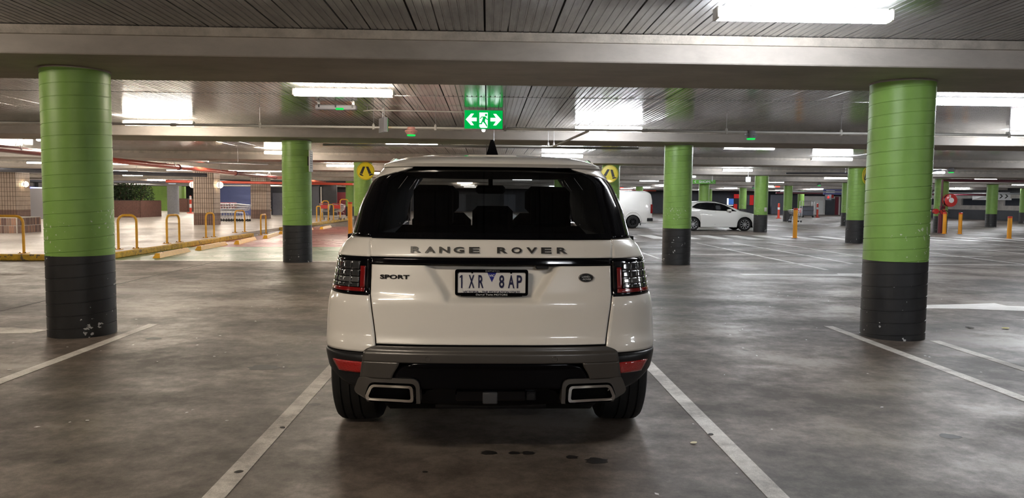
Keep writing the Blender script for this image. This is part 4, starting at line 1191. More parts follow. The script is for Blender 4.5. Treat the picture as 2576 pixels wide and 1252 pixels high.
poly('figure_body', [(-.035, .052), (.03, .052), (.058, .015), (.095, .015), (.095, 0), (.05, -.002), (.035, .018), (.022, -.03), (.05, -.075), (.072, -.118), (.05, -.118), (.022, -.072), (-.012, -.038), (-.03, -.082), (-.092, -.082), (-.092, -.062), (-.045, -.06), (-.022, -.005), (-.01, .034), (-.03, .036), (-.052, .005), (-.066, .012)], -.012, -.009, M['exit_green'], ex)
b = MB(); b.lathe([(0, -.045), (.02, -.04), (.032, -.02), (.032, 0)], seg=16, c=(0, .03, -.165)); b.build('test_lamp', emis('soft_white', (1, 1, 1), 1.2), ex)
for x in (-.25, .25):
    b = MB(); b.tube([(x, .035, .165), (x, .035, .22)], .005, 6); b.build('drop_rod', M['galv'], ex)
# emergency batten with green lamp
em = thing('emergency_light', (-2.48, 12.3, 2.93), 'unlit grey emergency batten with a small green lamp under the deck', 'light fitting')
b = MB(); b.box(-.335, .335, -.05, .05, -.045, .035, .015); b.build('case', M['grey_box'], em)
for x in (-.27, 0, .27):
    b = MB(); b.box(x-.012, x+.012, -.056, -.045, -.01, .04); b.build('latch', M['satin_black'], em)
b = MB(); b.box(.0, .13, -.057, -.03, -.048, -.015, .006); b.build('indicator', M['led_green'], em)
b = MB(); b.box(-.30, -.26, -.02, .02, .03, .11); b.box(.26, .30, -.02, .02, .03, .11); b.build('bracket', M['galv'], em)
# edge-on exit box
eb = thing('hanging_exit_box', (-1.80, 12.9, 2.705), 'small grey box sign hung edge-on left of the red sensor', 'sign', rz=.42)
b = MB(); b.box(-.035, .035, -.16, .16, -.125, .125, .006); b.build('case', M['grey_box'], eb)
b = MB(); b.box(.036, .044, -.14, .14, -.105, .105); b.build('lit_face', M['exit_green'], eb)
b = MB(); b.box(.045, .05, -.05, .12, -.10, .09); b.build('amber_face', M['led_amber'], eb)
for y in (-.05, .05):
    b = MB(); b.tube([(0, y, .125), (0, y, .33)], .005, 6); b.build('drop_rod', M['galv'], eb)
# bay sensors
def sensor(x, y, z, lab, top_m='grey_box', s=1.0):
    t = thing('bay_sensor', (x, y, z), lab, 'sensor', 'round bay sensors with green lights')
    if y > 20:
        b = MB(); b.tube([(0, 0, .08*s), (0, 0, (ZS if any(a < y < c for a, c in beams) else ZD)-z+.005)], .008, 6); b.build('drop_rod', M['galv'], t)
    b = MB(); b.lathe([(0, .085*s), (.065*s, .085*s), (.072*s, .06*s), (.072*s, .035*s)], seg=24); b.build('mount', M[top_m], t)
    b = MB(); b.lathe([(.072*s, .04*s), (.108*s, .03*s), (.112*s, .01*s), (.075*s, -.045*s)], seg=24); b.build('housing', M['grey_box'] if top_m == 'grey_box' else M[top_m], t)
    b = MB(); b.lathe([(.076*s, -.043*s), (.070*s, -.068*s), (0, -.072*s)], seg=24); b.build('green_light', M['led_green'], t)
    b = MB(); b.lathe([(0, -.10*s), (.013*s, -.10*s), (.013*s, -.07*s)], axis='y', seg=12, c=(.01, 0, 0)); b.build('lens', M['satin_black'], t)
    return t
M['sensor_pink'] = mat('sensor_pink', (0.72, 0.36, 0.32), 0.4)
sensor(-1.33, 13.0, 2.605, 'bay sensor with pinkish housing and green light beside the box sign', 'sensor_pink')
sensor(4.64, 13.0, 2.615, 'bay sensor with green light on the white pipe left of the large right column')
sensor(16.55, 26.0, 2.64, 'small bay sensor with green light above the hose reel', s=1.2)
sensor(21.3, 47.0, 2.62, 'tiny far bay sensor with green light left of the disc column at right', s=1.3)
sensor(20.5, 56.5, 2.6, 'tiny far bay sensor beside the far column tops', s=1.3)
# red sprinkler main on the left
rp = thing('red_main_pipe', (-11.05, 0, 2.5), 'thick red fire main running away under the ceiling at left', 'pipe')
yy = 3.0
for i in range(11):
    b = MB(); b.tube([(0, yy, 0), (0, yy+5.95, 0)], .085, 16); b.build('pipe_section', M['pipe_red'] if i % 3 != 2 else M['pipe_maroon'], rp)
    b = MB(); b.lathe([(.085, -.05), (.108, -.05), (.108, .05), (.085, .05)], axis='y', seg=20, c=(0, yy+5.97, 0)); b.build('pipe_coupling', M['plum_pipe'], rp); yy += 6.0
for y in (12.5, 17.9, 20.9, 26.5, 31, 38, 41.5, 50):
    b = MB(); b.tube([(-.10, y, .0), (-.02, y, .22), (0, y, .24), (.02, y, .22), (.10, y, .0)], .008, 6); b.tube([(0, y, .24), (0, y, .53)], .008, 6); b.build('pipe_hanger', M['galv'], rp)
pipe('red_side_pipe', [(-17.5, 41, 2.28), (-8.0, 44, 2.28), (-6.0, 60, 2.28)], .075, 'pipe_red', 'thinner red pipe in front of the blue wall at left')
dp = thing('dark_drain_pipe', (0, 0, 0), 'dark grey drain pipe hanging at far left above the tiled column', 'pipe')
b = MB(); b.tube([(-30, 26, 2.42), (-19.5, 29.0, 2.42), (-12.6, 33.8, 2.42)], .085, 12); b.build('pipe_run', M['slate'], dp)
b = MB(); b.tube([(-20.6, 28.7, 2.42), (-19.7, 28.95, 2.42)], .125, 12); b.build('pipe_coupling', M['satin_black'], dp)
for k in range(9):
    x = -25+k*1.5; y = 27.4+(x+25)*.36
    b = MB(); b.tube([(x, y, 2.5), (x, y, 3.03)], .008, 6); b.build('drop_rod', M['galv'], dp)
pipe('bent_conduit', [(-16, 28.6, 2.84), (-10.6, 28.6, 2.78), (-9.2, 24.6, 2.56), (-7.6, 26, 2.58)], .03, 'galv', 'grey conduit with a kink above the red main at left', 'conduit')
pipe('crossing_conduit', [(12.0, 29.5, 2.62), (16.6, 29.0, 2.66), (17.3, 27.8, 2.74), (17.0, 28.9, 2.60)], .03, 'slate', 'dark bent conduit left of the right disc column', 'conduit')
pipe('far_red_pipe', [(22.85, 36.1, 2.62), (44, 36.1, 2.62)], .07, 'plum_pipe', 'dull red pipe above the hose reel running right')
for i, (x0, x1, y, z, m) in enumerate(((-30, -12, 45, 2.3, 'slate'), (-40, -12.5, 52, 2.25, 'galv'), (9, 16, 70, 2.45, 'pipe_red'), (24, 46, 60, 2.35, 'galv'), (26, 46.5, 66, 2.3, 'plum_pipe'))):
    pipe('overhead_pipe', [(x0, y, z), (x1, y, z)], .07, m, ['dark pipe over the far left footpath', 'thin grey pipe over the far planter', 'far red pipe above the white van', 'far grey pipe above the low dark wall', 'far plum pipe above the low dark wall'][i])

# ================================================================ SIGNS
def disc_sign(x, y, z, lab, rz=0, s=1.0):
    t = thing('crossing_sign', (x, y, z), lab, 'sign', 'round yellow walking legs signs', rz)
    b = MB(); b.lathe([(0, -.012), (.305, -.012), (.31, -.006), (.31, .004), (0, .004)], axis='y', seg=48); b.build('sign_disc', M['sign_yellow'], t)
    b = MB(); b.tube([(.288*math.cos(k*PI/24), -.0125, .288*math.sin(k*PI/24)) for k in range(48)], .0045, 6, closed=True); b.build('disc_border', M['black_print'], t)
    for sx in (-1, 1):
        lg = [(sx*.012, .155), (sx*.095, .155), (sx*.200, -.075), (sx*.108, -.10)]
        poly('leg_symbol', lg if sx < 0 else lg[::-1], -.016, -.012, M['black_print'], t)
    poly('shoe_symbol', [(-.215, -.10), (-.205, -.08), (-.12, -.108), (-.115, -.135), (-.075, -.155), (-.085, -.175), (-.16, -.158), (-.20, -.135)], -.016, -.012, M['black_print'], t)
    poly('shoe_symbol', [(.112, -.118), (.125, -.108), (.205, -.082), (.262, -.10), (.265, -.12), (.235, -.125), (.145, -.165), (.13, -.158)], -.016, -.012, M['black_print'], t)
    b = MB(); b.box(-.03, .03, .004, .16, -.03, .03); b.build('bracket', M['galv'], t)
    return t
disc_sign(-4.23, 25.95, 2.395, 'yellow walking legs disc on the column left of the SUV')
t = disc_sign(4.28, 25.95, 2.39, 'tilted yellow walking legs disc peeping out right of the SUV roof', rz=-.35); t.rotation_euler.y = .12
disc_sign(13.52, 26.02, 2.42, 'yellow walking legs disc half hidden by the large right column', rz=.55)
t = thing('notice_board', (-3.955, 16.75, 2.27), 'narrow white notice board fixed edge-on to the side of the second left column', 'notice board', rz=-.1)
b = MB(); b.box(0, .02, -.12, .10, -.24, .24, .003); b.build('board', M['white_print'], t)
b = MB(); b.box(-.06, 0, -.02, .02, -.1, .1); b.build('bracket', M['satin_black'], t)
for k in range(8):
    b = MB(); b.box(.0205, .022, -.08, .06, .19-k*.05, .205-k*.05); b.build('print_line', M['grey_print'], t)
t = thing('shops_sign', (13.25, 45.0, 2.66), 'green hanging sign reading SHOPS with white arrow behind the hatchback', 'sign')
b = MB(); b.box(-.70, .70, -.03, .03, -.12, .12, .005); b.build('sign_board', M['sign_green'], t)
text('sign_lettering', 'SHOPS', .2, M['white_print'], t, (.02, -.036, 0), width=.72, height=.15, depth=.006, offset=.006)
poly('arrow', [(-.62, 0), (-.54, .075), (-.50, .075), (-.57, 0), (-.50, -.075), (-.54, -.075)], -.036, -.03, M['white_print'], t)
poly('arrow', [(.62, -.1), (.40, .09), (.55, .10), (.48, .04)], -.036, -.03, M['white_print'], t)
for x in (-.5, .5):
    b = MB(); b.tube([(x, 0, .12), (x, 0, .38)], .01, 6); b.build('drop_rod', M['galv'], t)
t = thing('blue_directory_sign', (28.4, 60, 2.35), 'blue hanging directory sign above the white plaster wall', 'sign')
b = MB(); b.box(-.85, .85, -.04, .04, -.22, .22); b.build('sign_board', M['sign_blue'], t)
for z in (.1, -.06):
    b = MB(); b.box(-.62, .1, -.046, -.04, z-.025, z+.025); b.build('print_line', M['white_print'], t)
t = thing('chevron_sign', (45.9, 66.0, 2.2), 'white sign with two black chevrons beside the hose reel', 'sign', rz=-.6)
b = MB(); b.box(-1.5, 1.5, -.03, .03, -.35, .35); b.build('sign_board', M['white_print'], t)
for x in (.55, .95):
    poly('chevron', [(x, .2), (x+.12, .2), (x+.3, 0), (x+.12, -.2), (x, -.2), (x+.18, 0)], -.04, -.03, M['black_print'], t)
t = thing('red_star_sign', (37.3, 80, 2.05), 'small dark sign with a red star over the far dark door', 'sign')
b = MB(); b.box(-.35, .35, -.03, .03, -.3, .3); b.build('sign_board', M['dark_wall'], t)
b = MB(); b.tube([(-.2, 0, .3), (-.2, 0, .96)], .012, 6); b.tube([(.2, 0, .3), (.2, 0, .96)], .012, 6); b.build('drop_rods', M['galv'], t)['kind'] = 'stuff'
poly('star', [(.22*(1 if k % 2 == 0 else .42)*math.sin(k*PI/5), .22*(1 if k % 2 == 0 else .42)*math.cos(k*PI/5)) for k in range(10)], -.04, -.03, M['bright_red'], t)
for i, (x, y, z) in enumerate(((10.9, 60, 2.5), (12.9, 50, 2.5), (19.0, 48, 2.48))):
    t = thing('red_indicator', (x, y, z), ['tiny red bay light right of the shops sign', 'tiny red bay light over a thin far column', 'tiny red bay light right of the hatchback column'][i], 'sensor')
    b = MB(); b.box(-.14, .14, -.05, .05, -.04, .04, .015); b.build('lit_body', M['led_red'], t)
    b = MB(); b.tube([(0, 0, .04), (0, 0, .5)], .01, 6); b.build('drop_rod', M['galv'], t)
t = thing('far_exit_light', (12.35, 34.8, 2.52), 'small pale lit exit box left of the hatchback column', 'sign')
b = MB(); b.box(-.12, .12, -.03, .03, -.12, .12, .02); b.build('lit_face', M['shop_glow'], t); 
b = MB(); b.tube([(0, 0, .12), (0, 0, .485)], .01, 6); b.build('drop_rod', M['galv'], t)

# ================================================================ HOSE REEL AND STANDPIPE
t = thing('hose_reel', (22.62, 35.55, 1.63), 'red fire hose reel on a standpipe at right', 'hose reel')
b = MB(); b.lathe([(.12, -.14), (.29, -.13), (.315, -.12), (.315, -.10), (.28, -.10), (.28, .06), (.315, .06), (.315, .08), (0, .08)], axis='y', seg=40); b.build('drum', M['bright_red'], t)
b = MB(); b.lathe([(0, -.155), (.125, -.15), (.13, -.13)], axis='y', seg=24); b.build('hub_label', M['plate_white'], t)
b = MB(); b.box(-.11, -.03, -.146, -.138, .12, .27, .002); b.build('label', M['plate_white'], t)
b = MB(); b.lathe([(.285, -.08), (.30, -.05), (.30, .02), (.285, .05)], axis='y', seg=40); b.build('hose', M['satin_black'], t)
b = MB(); b.tube([(-.25, .02, -.15), (-.38, 0, -.4), (-.30, 0, -.55), (-.12, 0, -.50), (.02, 0, -.62)], .018, 8); b.build('hose_tail', M['satin_black'], t)
t = thing('standpipe', (22.45, 35.95, 0), 'red vertical standpipe with valves behind the bollards at right', 'pipe')
b = MB(); b.tube([(0, 0, 0), (0, 0, .95)], .10, 12); b.build('lower_pipe', M['maroon'], t)
b = MB(); b.tube([(.02, 0, .95), (.02, 0, 2.62), (.4, .12, 2.62)], .055, 12); b.build('riser', M['plum_pipe'], t)
for x, z in ((-.30, 1.08), (.06, 1.05)):
    b = MB(); b.lathe([(0, -.09), (.13, -.09), (.13, .06), (0, .06)], axis='y', seg=20, c=(x, -.05, z)); b.build('valve', M['bright_red'], t)
b = MB(); b.tube([(-.3, 0, 1.08), (.2, 0, 1.08)], .05, 10); b.box(-.05, .2, -.06, .06, 1.2, 1.35, .02); b.build('valve_body', M['maroon'], t)

# ================================================================ BOLLARDS, HOOPS, WHEEL STOPS
boll = [(-5.47, 29.75, 1.30, 'orange bollard left of the SUV in front of the disc column'), (12.68, 30.05, 1.22, 'orange bollard at the zebra crossing right of the hatchback'),
        (22.3, 35.35, 1.04, 'orange bollard directly below the hose reel'), (23.05, 35.3, 1.04, 'orange bollard just right of the hose reel'), (22.3, 30.85, .95, 'nearest orange bollard at far right by the crossing')]
for x, y, h, lab in boll:
    t = thing('bollard', (x, y, 0), lab, 'bollard', 'orange bollards with red tops')
    b = MB(); b.lathe([(.0, 0), (.085, 0), (.085, h-.07)], seg=24); b.build('post', M['orange'], t)
    b = MB(); b.lathe([(.087, h-.075), (.087, h-.01), (.07, h), (0, h)], seg=24); b.build('red_cap', M['redband'], t)
    b = MB(); b.lathe([(.085, .012), (.14, .01), (.14, 0)], seg=24); b.build('base_flange', M['orange'], t)
hoops = [(-10.9, 17.24, -10.4-.9+.9, 17.24)]
def hoop(xa, ya, xb, yb, z0, h, lab, r=.03):
    t = thing('yellow_hoop', ((xa+xb)/2, (ya+yb)/2, z0), lab, 'guard rail', 'yellow tubular hoops along the footpath')
    dx, dy = (xb-xa)/2, (yb-ya)/2; L = math.hypot(dx, dy); ux, uy = dx/L, dy/L
    pts = [(-L, 0)]; rr = min(.16, L*.7); pts.append((-L, h-rr))
    for k in range(1, 7): a = k*PI/12; pts.append((-L+rr-rr*math.cos(a), h-rr+rr*math.sin(a)))
    for k in range(0, 6): a = k*PI/12; pts.append((L-rr+rr*math.sin(a), h-rr+rr*math.cos(a)))
    pts.append((L, h-rr)); pts.append((L, 0))
    b = MB(); b.tube([(ux*p, uy*p, z) for p, z in pts], r, 10); b.build('hoop_tube', M['yellow'], t)
    for s in (-1, 1):
        b = MB(); b.box(s*ux*L-.085, s*ux*L+.085, s*uy*L-.085, s*uy*L+.085, 0, .012); b.build('foot_plate', M['yellow'], t)
        for q in (-.06, .06):
            b = MB(); b.lathe([(0, .03), (.014, .03), (.014, .01)], seg=8, c=(s*ux*L+q, s*uy*L-.05, 0)); b.build('bolt', M['dark_leaf'], t)
hoop(-11.95, 17.24, -10.59, 17.24, .12, .85, 'wide yellow hoop at the left edge of the picture')
hoop(-9.20, 18.75, -8.92, 19.12, .12, .85, 'yellow hoop just right of the large left column')
hoop(-9.07, 21.25, -8.99, 21.9, .12, .80, 'second yellow hoop right of the large left column, in front of the grey column')
hoop(-9.14, 24.35, -9.08, 24.9, .12, .80, 'yellow hoop in front of the tiled column with globe lamps')
hoop(-9.43, 28.0, -9.32, 28.75, .12, .82, 'yellow hoop right of the shopping trolleys')
hoop(-8.75, 28.9, -8.85, 29.9, 0, .78, 'yellow hoop at the end of the kerb left of the second green column')
hoop(-8.9, 32.6, -8.9, 33.4, 0, .80, 'yellow hoop mostly hidden behind the second green column')
hoop(-9.62, 42.1, -9.43, 42.2, .12, .86, 'low far yellow hoop right of the second green column', r=.035)
hoop(-10.19, 46.1, -9.85, 46.3, .12, 1.15, 'tall far yellow hoop around the single trolley', r=.035)
hoop(-9.35, 43.9, -9.15, 44.4, .12, .95, 'narrow far yellow hoop in front of the maroon cabinet', r=.035)
hoop(-9.9, 50.2, -9.4, 50.4, .12, 1.25, 'farthest tall yellow hoop against the maroon cabinet', r=.035)
ws = [(-7.75, 17.55, -7.9, 19.75), (-7.82, 20.25, -7.92, 22.6), (-7.68, 22.9, -7.95, 25.5), (-7.85, 26.4, -8.1, 28.8), (-7.9, 31.6, -8.0, 34.0), (-7.7, 34.6, -7.8, 37.0), (-8.2, 29.6, -8.3, 31.2)]
wlab = ['nearest yellow wheel stop by the large left column', 'second yellow wheel stop on the green floor', 'yellow wheel stop at the start of the red floor', 'yellow wheel stop beside the kerb end hoop', 'yellow wheel stop right of the second green column', 'far yellow wheel stop near the orange bollard', 'yellow wheel stop hidden behind the second green column']
for (xa, ya, xb, yb), lab in zip(ws, wlab):
    L = math.hypot(xb-xa, yb-ya); t = thing('wheel_stop', ((xa+xb)/2, (ya+yb)/2, 0.003), lab, 'wheel stop', 'yellow wheel stops', math.atan2(yb-ya, xb-xa)-PI/2)
    b = MB(); w2, h, e = .085, .11, .10
    vs = [(-w2, -L/2, 0), (w2, -L/2, 0), (w2, L/2, 0), (-w2, L/2, 0), (-w2*.55, -L/2+e, h), (w2*.55, -L/2+e, h), (w2*.55, L/2-e, h), (-w2*.55, L/2-e, h)]
    b.add(vs, [(0,3,2,1),(4,5,6,7),(0,1,5,4),(1,2,6,5),(2,3,7,6),(3,0,4,7)]); b.build('stop_body', M['yellow'], t)
    for q in (-.3, .3):
        b = MB(); b.lathe([(0, h+.006), (.02, h+.006), (.02, h-.01)], seg=10, c=(0, q*L, 0)); b.build('bolt', M['dark_leaf'], t)

# ================================================================ LEFT FOOTPATH AREA
ZP = .12
def tiled_column(x, y, w2, lab, rz, top=2.74, globes=()):
    t = thing('tiled_column', (x, y, ZP), lab, 'column', 'square columns clad in beige tiles', rz)
    H = top-ZP
    b = MB(); b.box(-w2, w2, -w2, w2, 0, H); b.build('core', M['grout'], t)
    n = 9; tw = 2*w2/n; hh = .235
    for nm, z0, z1, m in (('base_tiles', 0, .56, 'tile_dark'), ('wall_tiles', .56, H, 'tile')):
        b = MB(); z = z0
        while z < z1-.02:
            zt = min(z+hh, z1)
            for i in range(n):
                a = -w2+i*tw+.012; c = a+tw-.024
                b.box(a, c, -w2-.012, -w2+.01, z+.008, zt-.008); b.box(-a-(c-a), -a, w2-.01, w2+.012, z+.008, zt-.008)
                b.box(w2-.01, w2+.012, a, c, z+.008, zt-.008); b.box(-w2-.012, -w2+.01, a, c, z+.008, zt-.008)
            z += hh
        o = b.build(nm, M[m], t, fix=False); o['kind'] = 'stuff'
    for s in globes:
        g = thing('globe_wall_lamp', (x+s*(w2+.18)*math.cos(rz), y-.05, 2.02), ('round warm globe lamp at the left picture edge' if x < -20 else 'round warm globe lamp on the %s side of the wide tiled column' % ('right' if s > 0 else 'left')), 'wall lamp', 'globe lamps on the tiled columns')
        b = MB(); b.lathe([(.15*math.sin(k*PI/12), -.15*math.cos(k*PI/12)) for k in range(13)], seg=20); b.build('globe', M['globe'], g)
        b = MB(); b.lathe([(.155, -.02), (.16, 0), (.155, .02)], axis='x', seg=20); b.box(min(0, -s*.2), max(0, -s*.2), -.03, .03, -.03, .03); b.build('bracket', M['tile_dark'], g)
tiled_column(-13.4, 35.9, .46, 'wide tiled column with globe lamps, left of the blue wall', .02, globes=(-1, 1))
tiled_column(-14.3, 47.3, .48, 'farther tiled column in front of the blue wall', .02)
tiled_column(-24.9, 39.6, .62, 'tiled column at the left picture edge', .02, globes=(1,))
t = thing('grey_round_column', (-24.1, 57.7, ZP), 'smooth grey round column on the left footpath', 'column')
b = MB(); b.lathe([(0, 0), (.42, 0), (.42, 2.62)], seg=32); b.build('shaft', M['grey_col'], t)
b = MB(); b.lathe([(.42, 2.2), (.47, 2.2), (.47, 2.62)], seg=32); b.build('collar', M['grey_col'], t)
t = thing('small_lit_sign', (-22.6, 54, 2.35), 'small lit green and white sign over the grey round column', 'sign')
b = MB(); b.box(-.25, .25, -.03, .03, -.12, .12); b.build('lit_face', M['shop_glow'], t); b = MB(); b.tube([(0, 0, .12), (0, 0, .66)], .01, 6); b.build('drop_rod', M['galv'], t)
# low brick seat wall at the left edge
t = thing('brick_seat_wall', (0, 0, ZP), 'low wall of upright mixed bricks left of the large left column', 'brick wall')
b = MB(); b.box(-20.5, -16.13, 25.93, 27.3, 0, .56); b.build('mortar_core', M['mortar'], t)
bm_ = MB(); bm_.box(0, .072, -.012, .02, 0, .25, .004); me_b = [bm_.mesh('brick', M[k]) for k in ('brick_a', 'brick_b', 'brick_c')]
bs = MB(); bs.box(-.02, .012, 0, .072, 0, .25, .004); me_s = [bs.mesh('brick', M[k]) for k in ('brick_a', 'brick_b', 'brick_c')]
for r in range(2):
    for i in range(50):
        link('brick', random.choice(me_b), t, (-20.3+i*.083, 25.93, .02+r*.27))
    for i in range(16): link('brick', random.choice(me_s), t, (-16.13, 25.95+i*.083, .02+r*.27))
# kiosk, slatted screen
t = thing('grey_kiosk', (-24.85, 43.3, ZP), 'grey ticket cabinet with lit white and blue top behind the large left column', 'kiosk')
b = MB(); b.box(-1.1, -.2, -.5, .5, 0, 1.72, .02); b.box(-.2, 1.2, -.4, .5, 0, 1.66, .02); b.build('cabinet', M['grey_box'], t)
b = MB(); b.box(-1.0, .6, -.45, .5, 1.73, 1.79, .01); b.build('lit_top', M['shop_glow'], t)
b = MB(); b.box(-1.28, -1.0, -.52, .4, 1.72, 1.80, .01); b.build('blue_light', M['glow_blue'], t)
t = thing('slatted_screen', (-27.6, 46.4, ZP), 'dark slatted screen wall behind the grey kiosk', 'screen')
b = MB(); b.box(-1.5, 2.2, .1, .2, 0, 2.25); b.build('backing', M['dark_wall'], t)
for i in range(7):
    b = MB(); b.box(-1.4+i*.5, -1.2+i*.5, 0, .1, .9, 2.1); b.build('slat', M['grey_box'], t)
    b = MB(); b.box(-1.4+i*.5, -1.0+i*.5, 0, .1, 0, .78); b.build('timber_slat', M['tile'] if i % 2 else M['brick_c'], t)
b = MB(); b.box(-1.5, 2.2, -.05, .2, 2.25, 2.33); b.build('top_rail', M['white_wall'], t)
# planter with shrub
def planter(x0, x1, y0, y1, h, lab, plant=True):
    t = thing('brick_planter', ((x0+x1)/2, (y0+y1)/2, ZP), lab, 'planter')
    hx_, hy = (x1-x0)/2, (y1-y0)/2
    b = MB(); b.box(-hx_+.02, hx_-.02, -hy+.02, hy-.02, 0, h-.02); b.build('core', M['grout'], t)
    m = MB(); bw, bh = .24, .09
    z = 0
    r = 0
    while z < h-.02:
        x = -hx_-(.12 if r % 2 else 0)
        while x < hx_:
            a, c = max(x+.006, -hx_), min(x+bw-.006, hx_)
            if c > a: m.box(a, c, -hy, -hy+.03, z+.005, min(z+bh, h)-.003)
            x += bw
        y = -hy-(.12 if r % 2 else 0)
        while y < hy:
            a, c = max(y+.006, -hy), min(y+bw-.006, hy)
            if c > a: m.box(hx_-.03, hx_, a, c, z+.005, min(z+bh, h)-.003)
            y += bw
        z += bh; r += 1
    o = m.build('brickwork', M['planter_brick'], t, fix=False); o['kind'] = 'stuff'
    b = MB(); b.box(-hx_+.03, hx_-.03, -hy+.03, hy-.03, h-.02, h+.02); b.build('soil', M['dark_leaf'], t)
    return t
planter(-25.1, -21.75, 47.2, 50.2, 1.05, 'large brown brick planter holding the shrub at left')
planter(-27.6, -26.3, 66, 68, 1.15, 'small dark planter between grey column and tiled column')
sh = thing('planter_shrub', (-23.3, 48.7, ZP+1.08), 'dark leafy shrub growing in the large brick planter', 'shrub')
lf = MB(); rnd = random.Random(3)
for i in range(2600):
    th = rnd.uniform(0, 2*PI); r = rnd.random()**.5*1.7; z = rnd.random()**1.0*1.05
    cx_, cy_, cz_ = r*math.cos(th), r*math.sin(th)*.5, z*(1.0-.25*(r/1.7)**2)+.02
    a = Vector((rnd.uniform(-1, 1), rnd.uniform(-1, 1), rnd.uniform(-.6, 1))).normalized()*rnd.uniform(.10, .22)
    n = a.cross(Vector((rnd.uniform(-1, 1), rnd.uniform(-1, 1), rnd.uniform(-1, 1)))).normalized()*.03
    c = Vector((cx_, cy_, cz_)); lf.add([c, c+a*.5+n, c+a, c+a*.5-n], [(0, 1, 2, 3)])
o = lf.build('foliage', M['leaf'], sh, fix=False); o['kind'] = 'stuff'
for i in range(9):
    x = rnd.uniform(-1.3, 1.3); b = MB(); b.tube([(x, rnd.uniform(-.6, .6), 0), (x+rnd.uniform(-.2, .2), 0, .5), (x+rnd.uniform(-.4, .4), 0, .95)], .02, 6); b.build('stem', M['planter_brick'], sh)
# striped post by planter
t = thing('striped_bollard', (-23.9, 60.5, ZP), 'slim red and white plastic bollard left of the grey round column', 'bollard')
b = MB(); b.lathe([(0, 0), (.3, 0), (.3, .05), (.1, .08)], seg=20); b.build('base', M['redband'], t)
for i, (z0, z1) in enumerate(((.08, .45), (.45, .75), (.75, 1.1), (1.1, 1.38))):
    b = MB(); b.lathe([(.085, z0), (.085, z1)], seg=16); b.build('band', M['redband'] if i % 2 == 0 else M['white_print'], t)
b = MB(); b.lathe([(.085, 1.38), (0, 1.42)], seg=16); b.build('cap', M['redband'], t)
# green wall pieces and railing far left
struct_box('wall_portion_green', M['green'], -33, -28.2, 70, 70.4, ZP, 2.4)
struct_box('trim_1', M['green'], -28.0, -27.3, 66.5, 67.2, ZP, 2.7)
t = thing('handrail', (-30, 74, ZP), 'grey tubular handrail beyond the striped bollard', 'railing')
for z in (.5, 1.0):
    b = MB(); b.tube([(0, 0, z), (9, 0, z)], .03, 8); b.build('rail', M['pvc'], t)
for i in range(6):
    b = MB(); b.tube([(i*1.8, 0, 0), (i*1.8, 0, 1.0)], .03, 8); b.build('post', M['pvc'], t)
t = thing('yellow_low_rail', (-30, 73, ZP), 'low yellow kerb rail beyond the planter', 'kerb'); b = MB(); b.box(0, 10, -.1, .1, 0, .14, .02); b.build('kerb_stone', M['kerb'], t)
# blue wall and dark recess
bw_ = struct_box('wall_blue', M['blue_wall'], -21.0, -16.6, 56.0, 56.3, ZP, 2.45)
bx('return_wall', M['blue_wall'], -21.0, -20.8, 54.3, 56.0, ZP, 2.45, bw_)
bx('header', M['dark_wall'], -21.0, -9.0, 55.9, 56.3, 2.45, 3.03, bw_)
sb = struct_box('wall_store', M['dark_wall'], -16.6, -11.6, 57.5, 57.7, ZP, 3.03)
bx('roller_box', M['slate'], -16.4, -14.2, 57.2, 57.5, ZP, 1.8, sb)
bx('shop_panel', M['slate'], -13.4, -12.9, 57.3, 57.5, ZP, 2.6, sb)
bx('white_frame', M['white_wall'], -12.8, -12.75, 57.3, 57.5, ZP, 2.3, sb)
t = thing('maroon_cabinet', (-11.2, 60, ZP), 'maroon steel cabinet behind the far yellow hoops', 'cabinet')
b = MB(); b.box(-1.4, .1, -.5, .5, 0, 1.8, .02); b.box(.12, .9, -.4, .5, 0, 1.75, .02); b.build('carcass', M['maroon'], t)
b = MB(); b.box(-1.38, -.02, -.53, -.5, .1, 1.7); b.build('door', M['maroon'], t)
b = MB(); b.box(.35, .7, -.44, -.4, .9, 1.3); b.build('meter', M['white_print'], t)
t = thing('purple_stand', (-10.2, 58, ZP), 'purple display stand next to the maroon cabinet', 'stand')
b = MB(); b.box(-.2, .5, -.2, .2, 0, 1.2, .02); b.build('panel', M['purple'], t); b = MB(); b.box(-.3, .6, -.3, .3, 0, .06); b.build('base', M['slate'], t)
t = thing('white_hook_pipe', (-10.9, 59, ZP), 'white bent pipe rising over the maroon cabinet', 'pipe')
b = MB(); b.tube([(-.1, 0, 0), (-.1, 0, 2.35), (0, 0, 2.5), (.1, 0, 2.35), (.1, 0, 2.0)], .06, 8); b.build('pipe_run', M['pvc'], t)

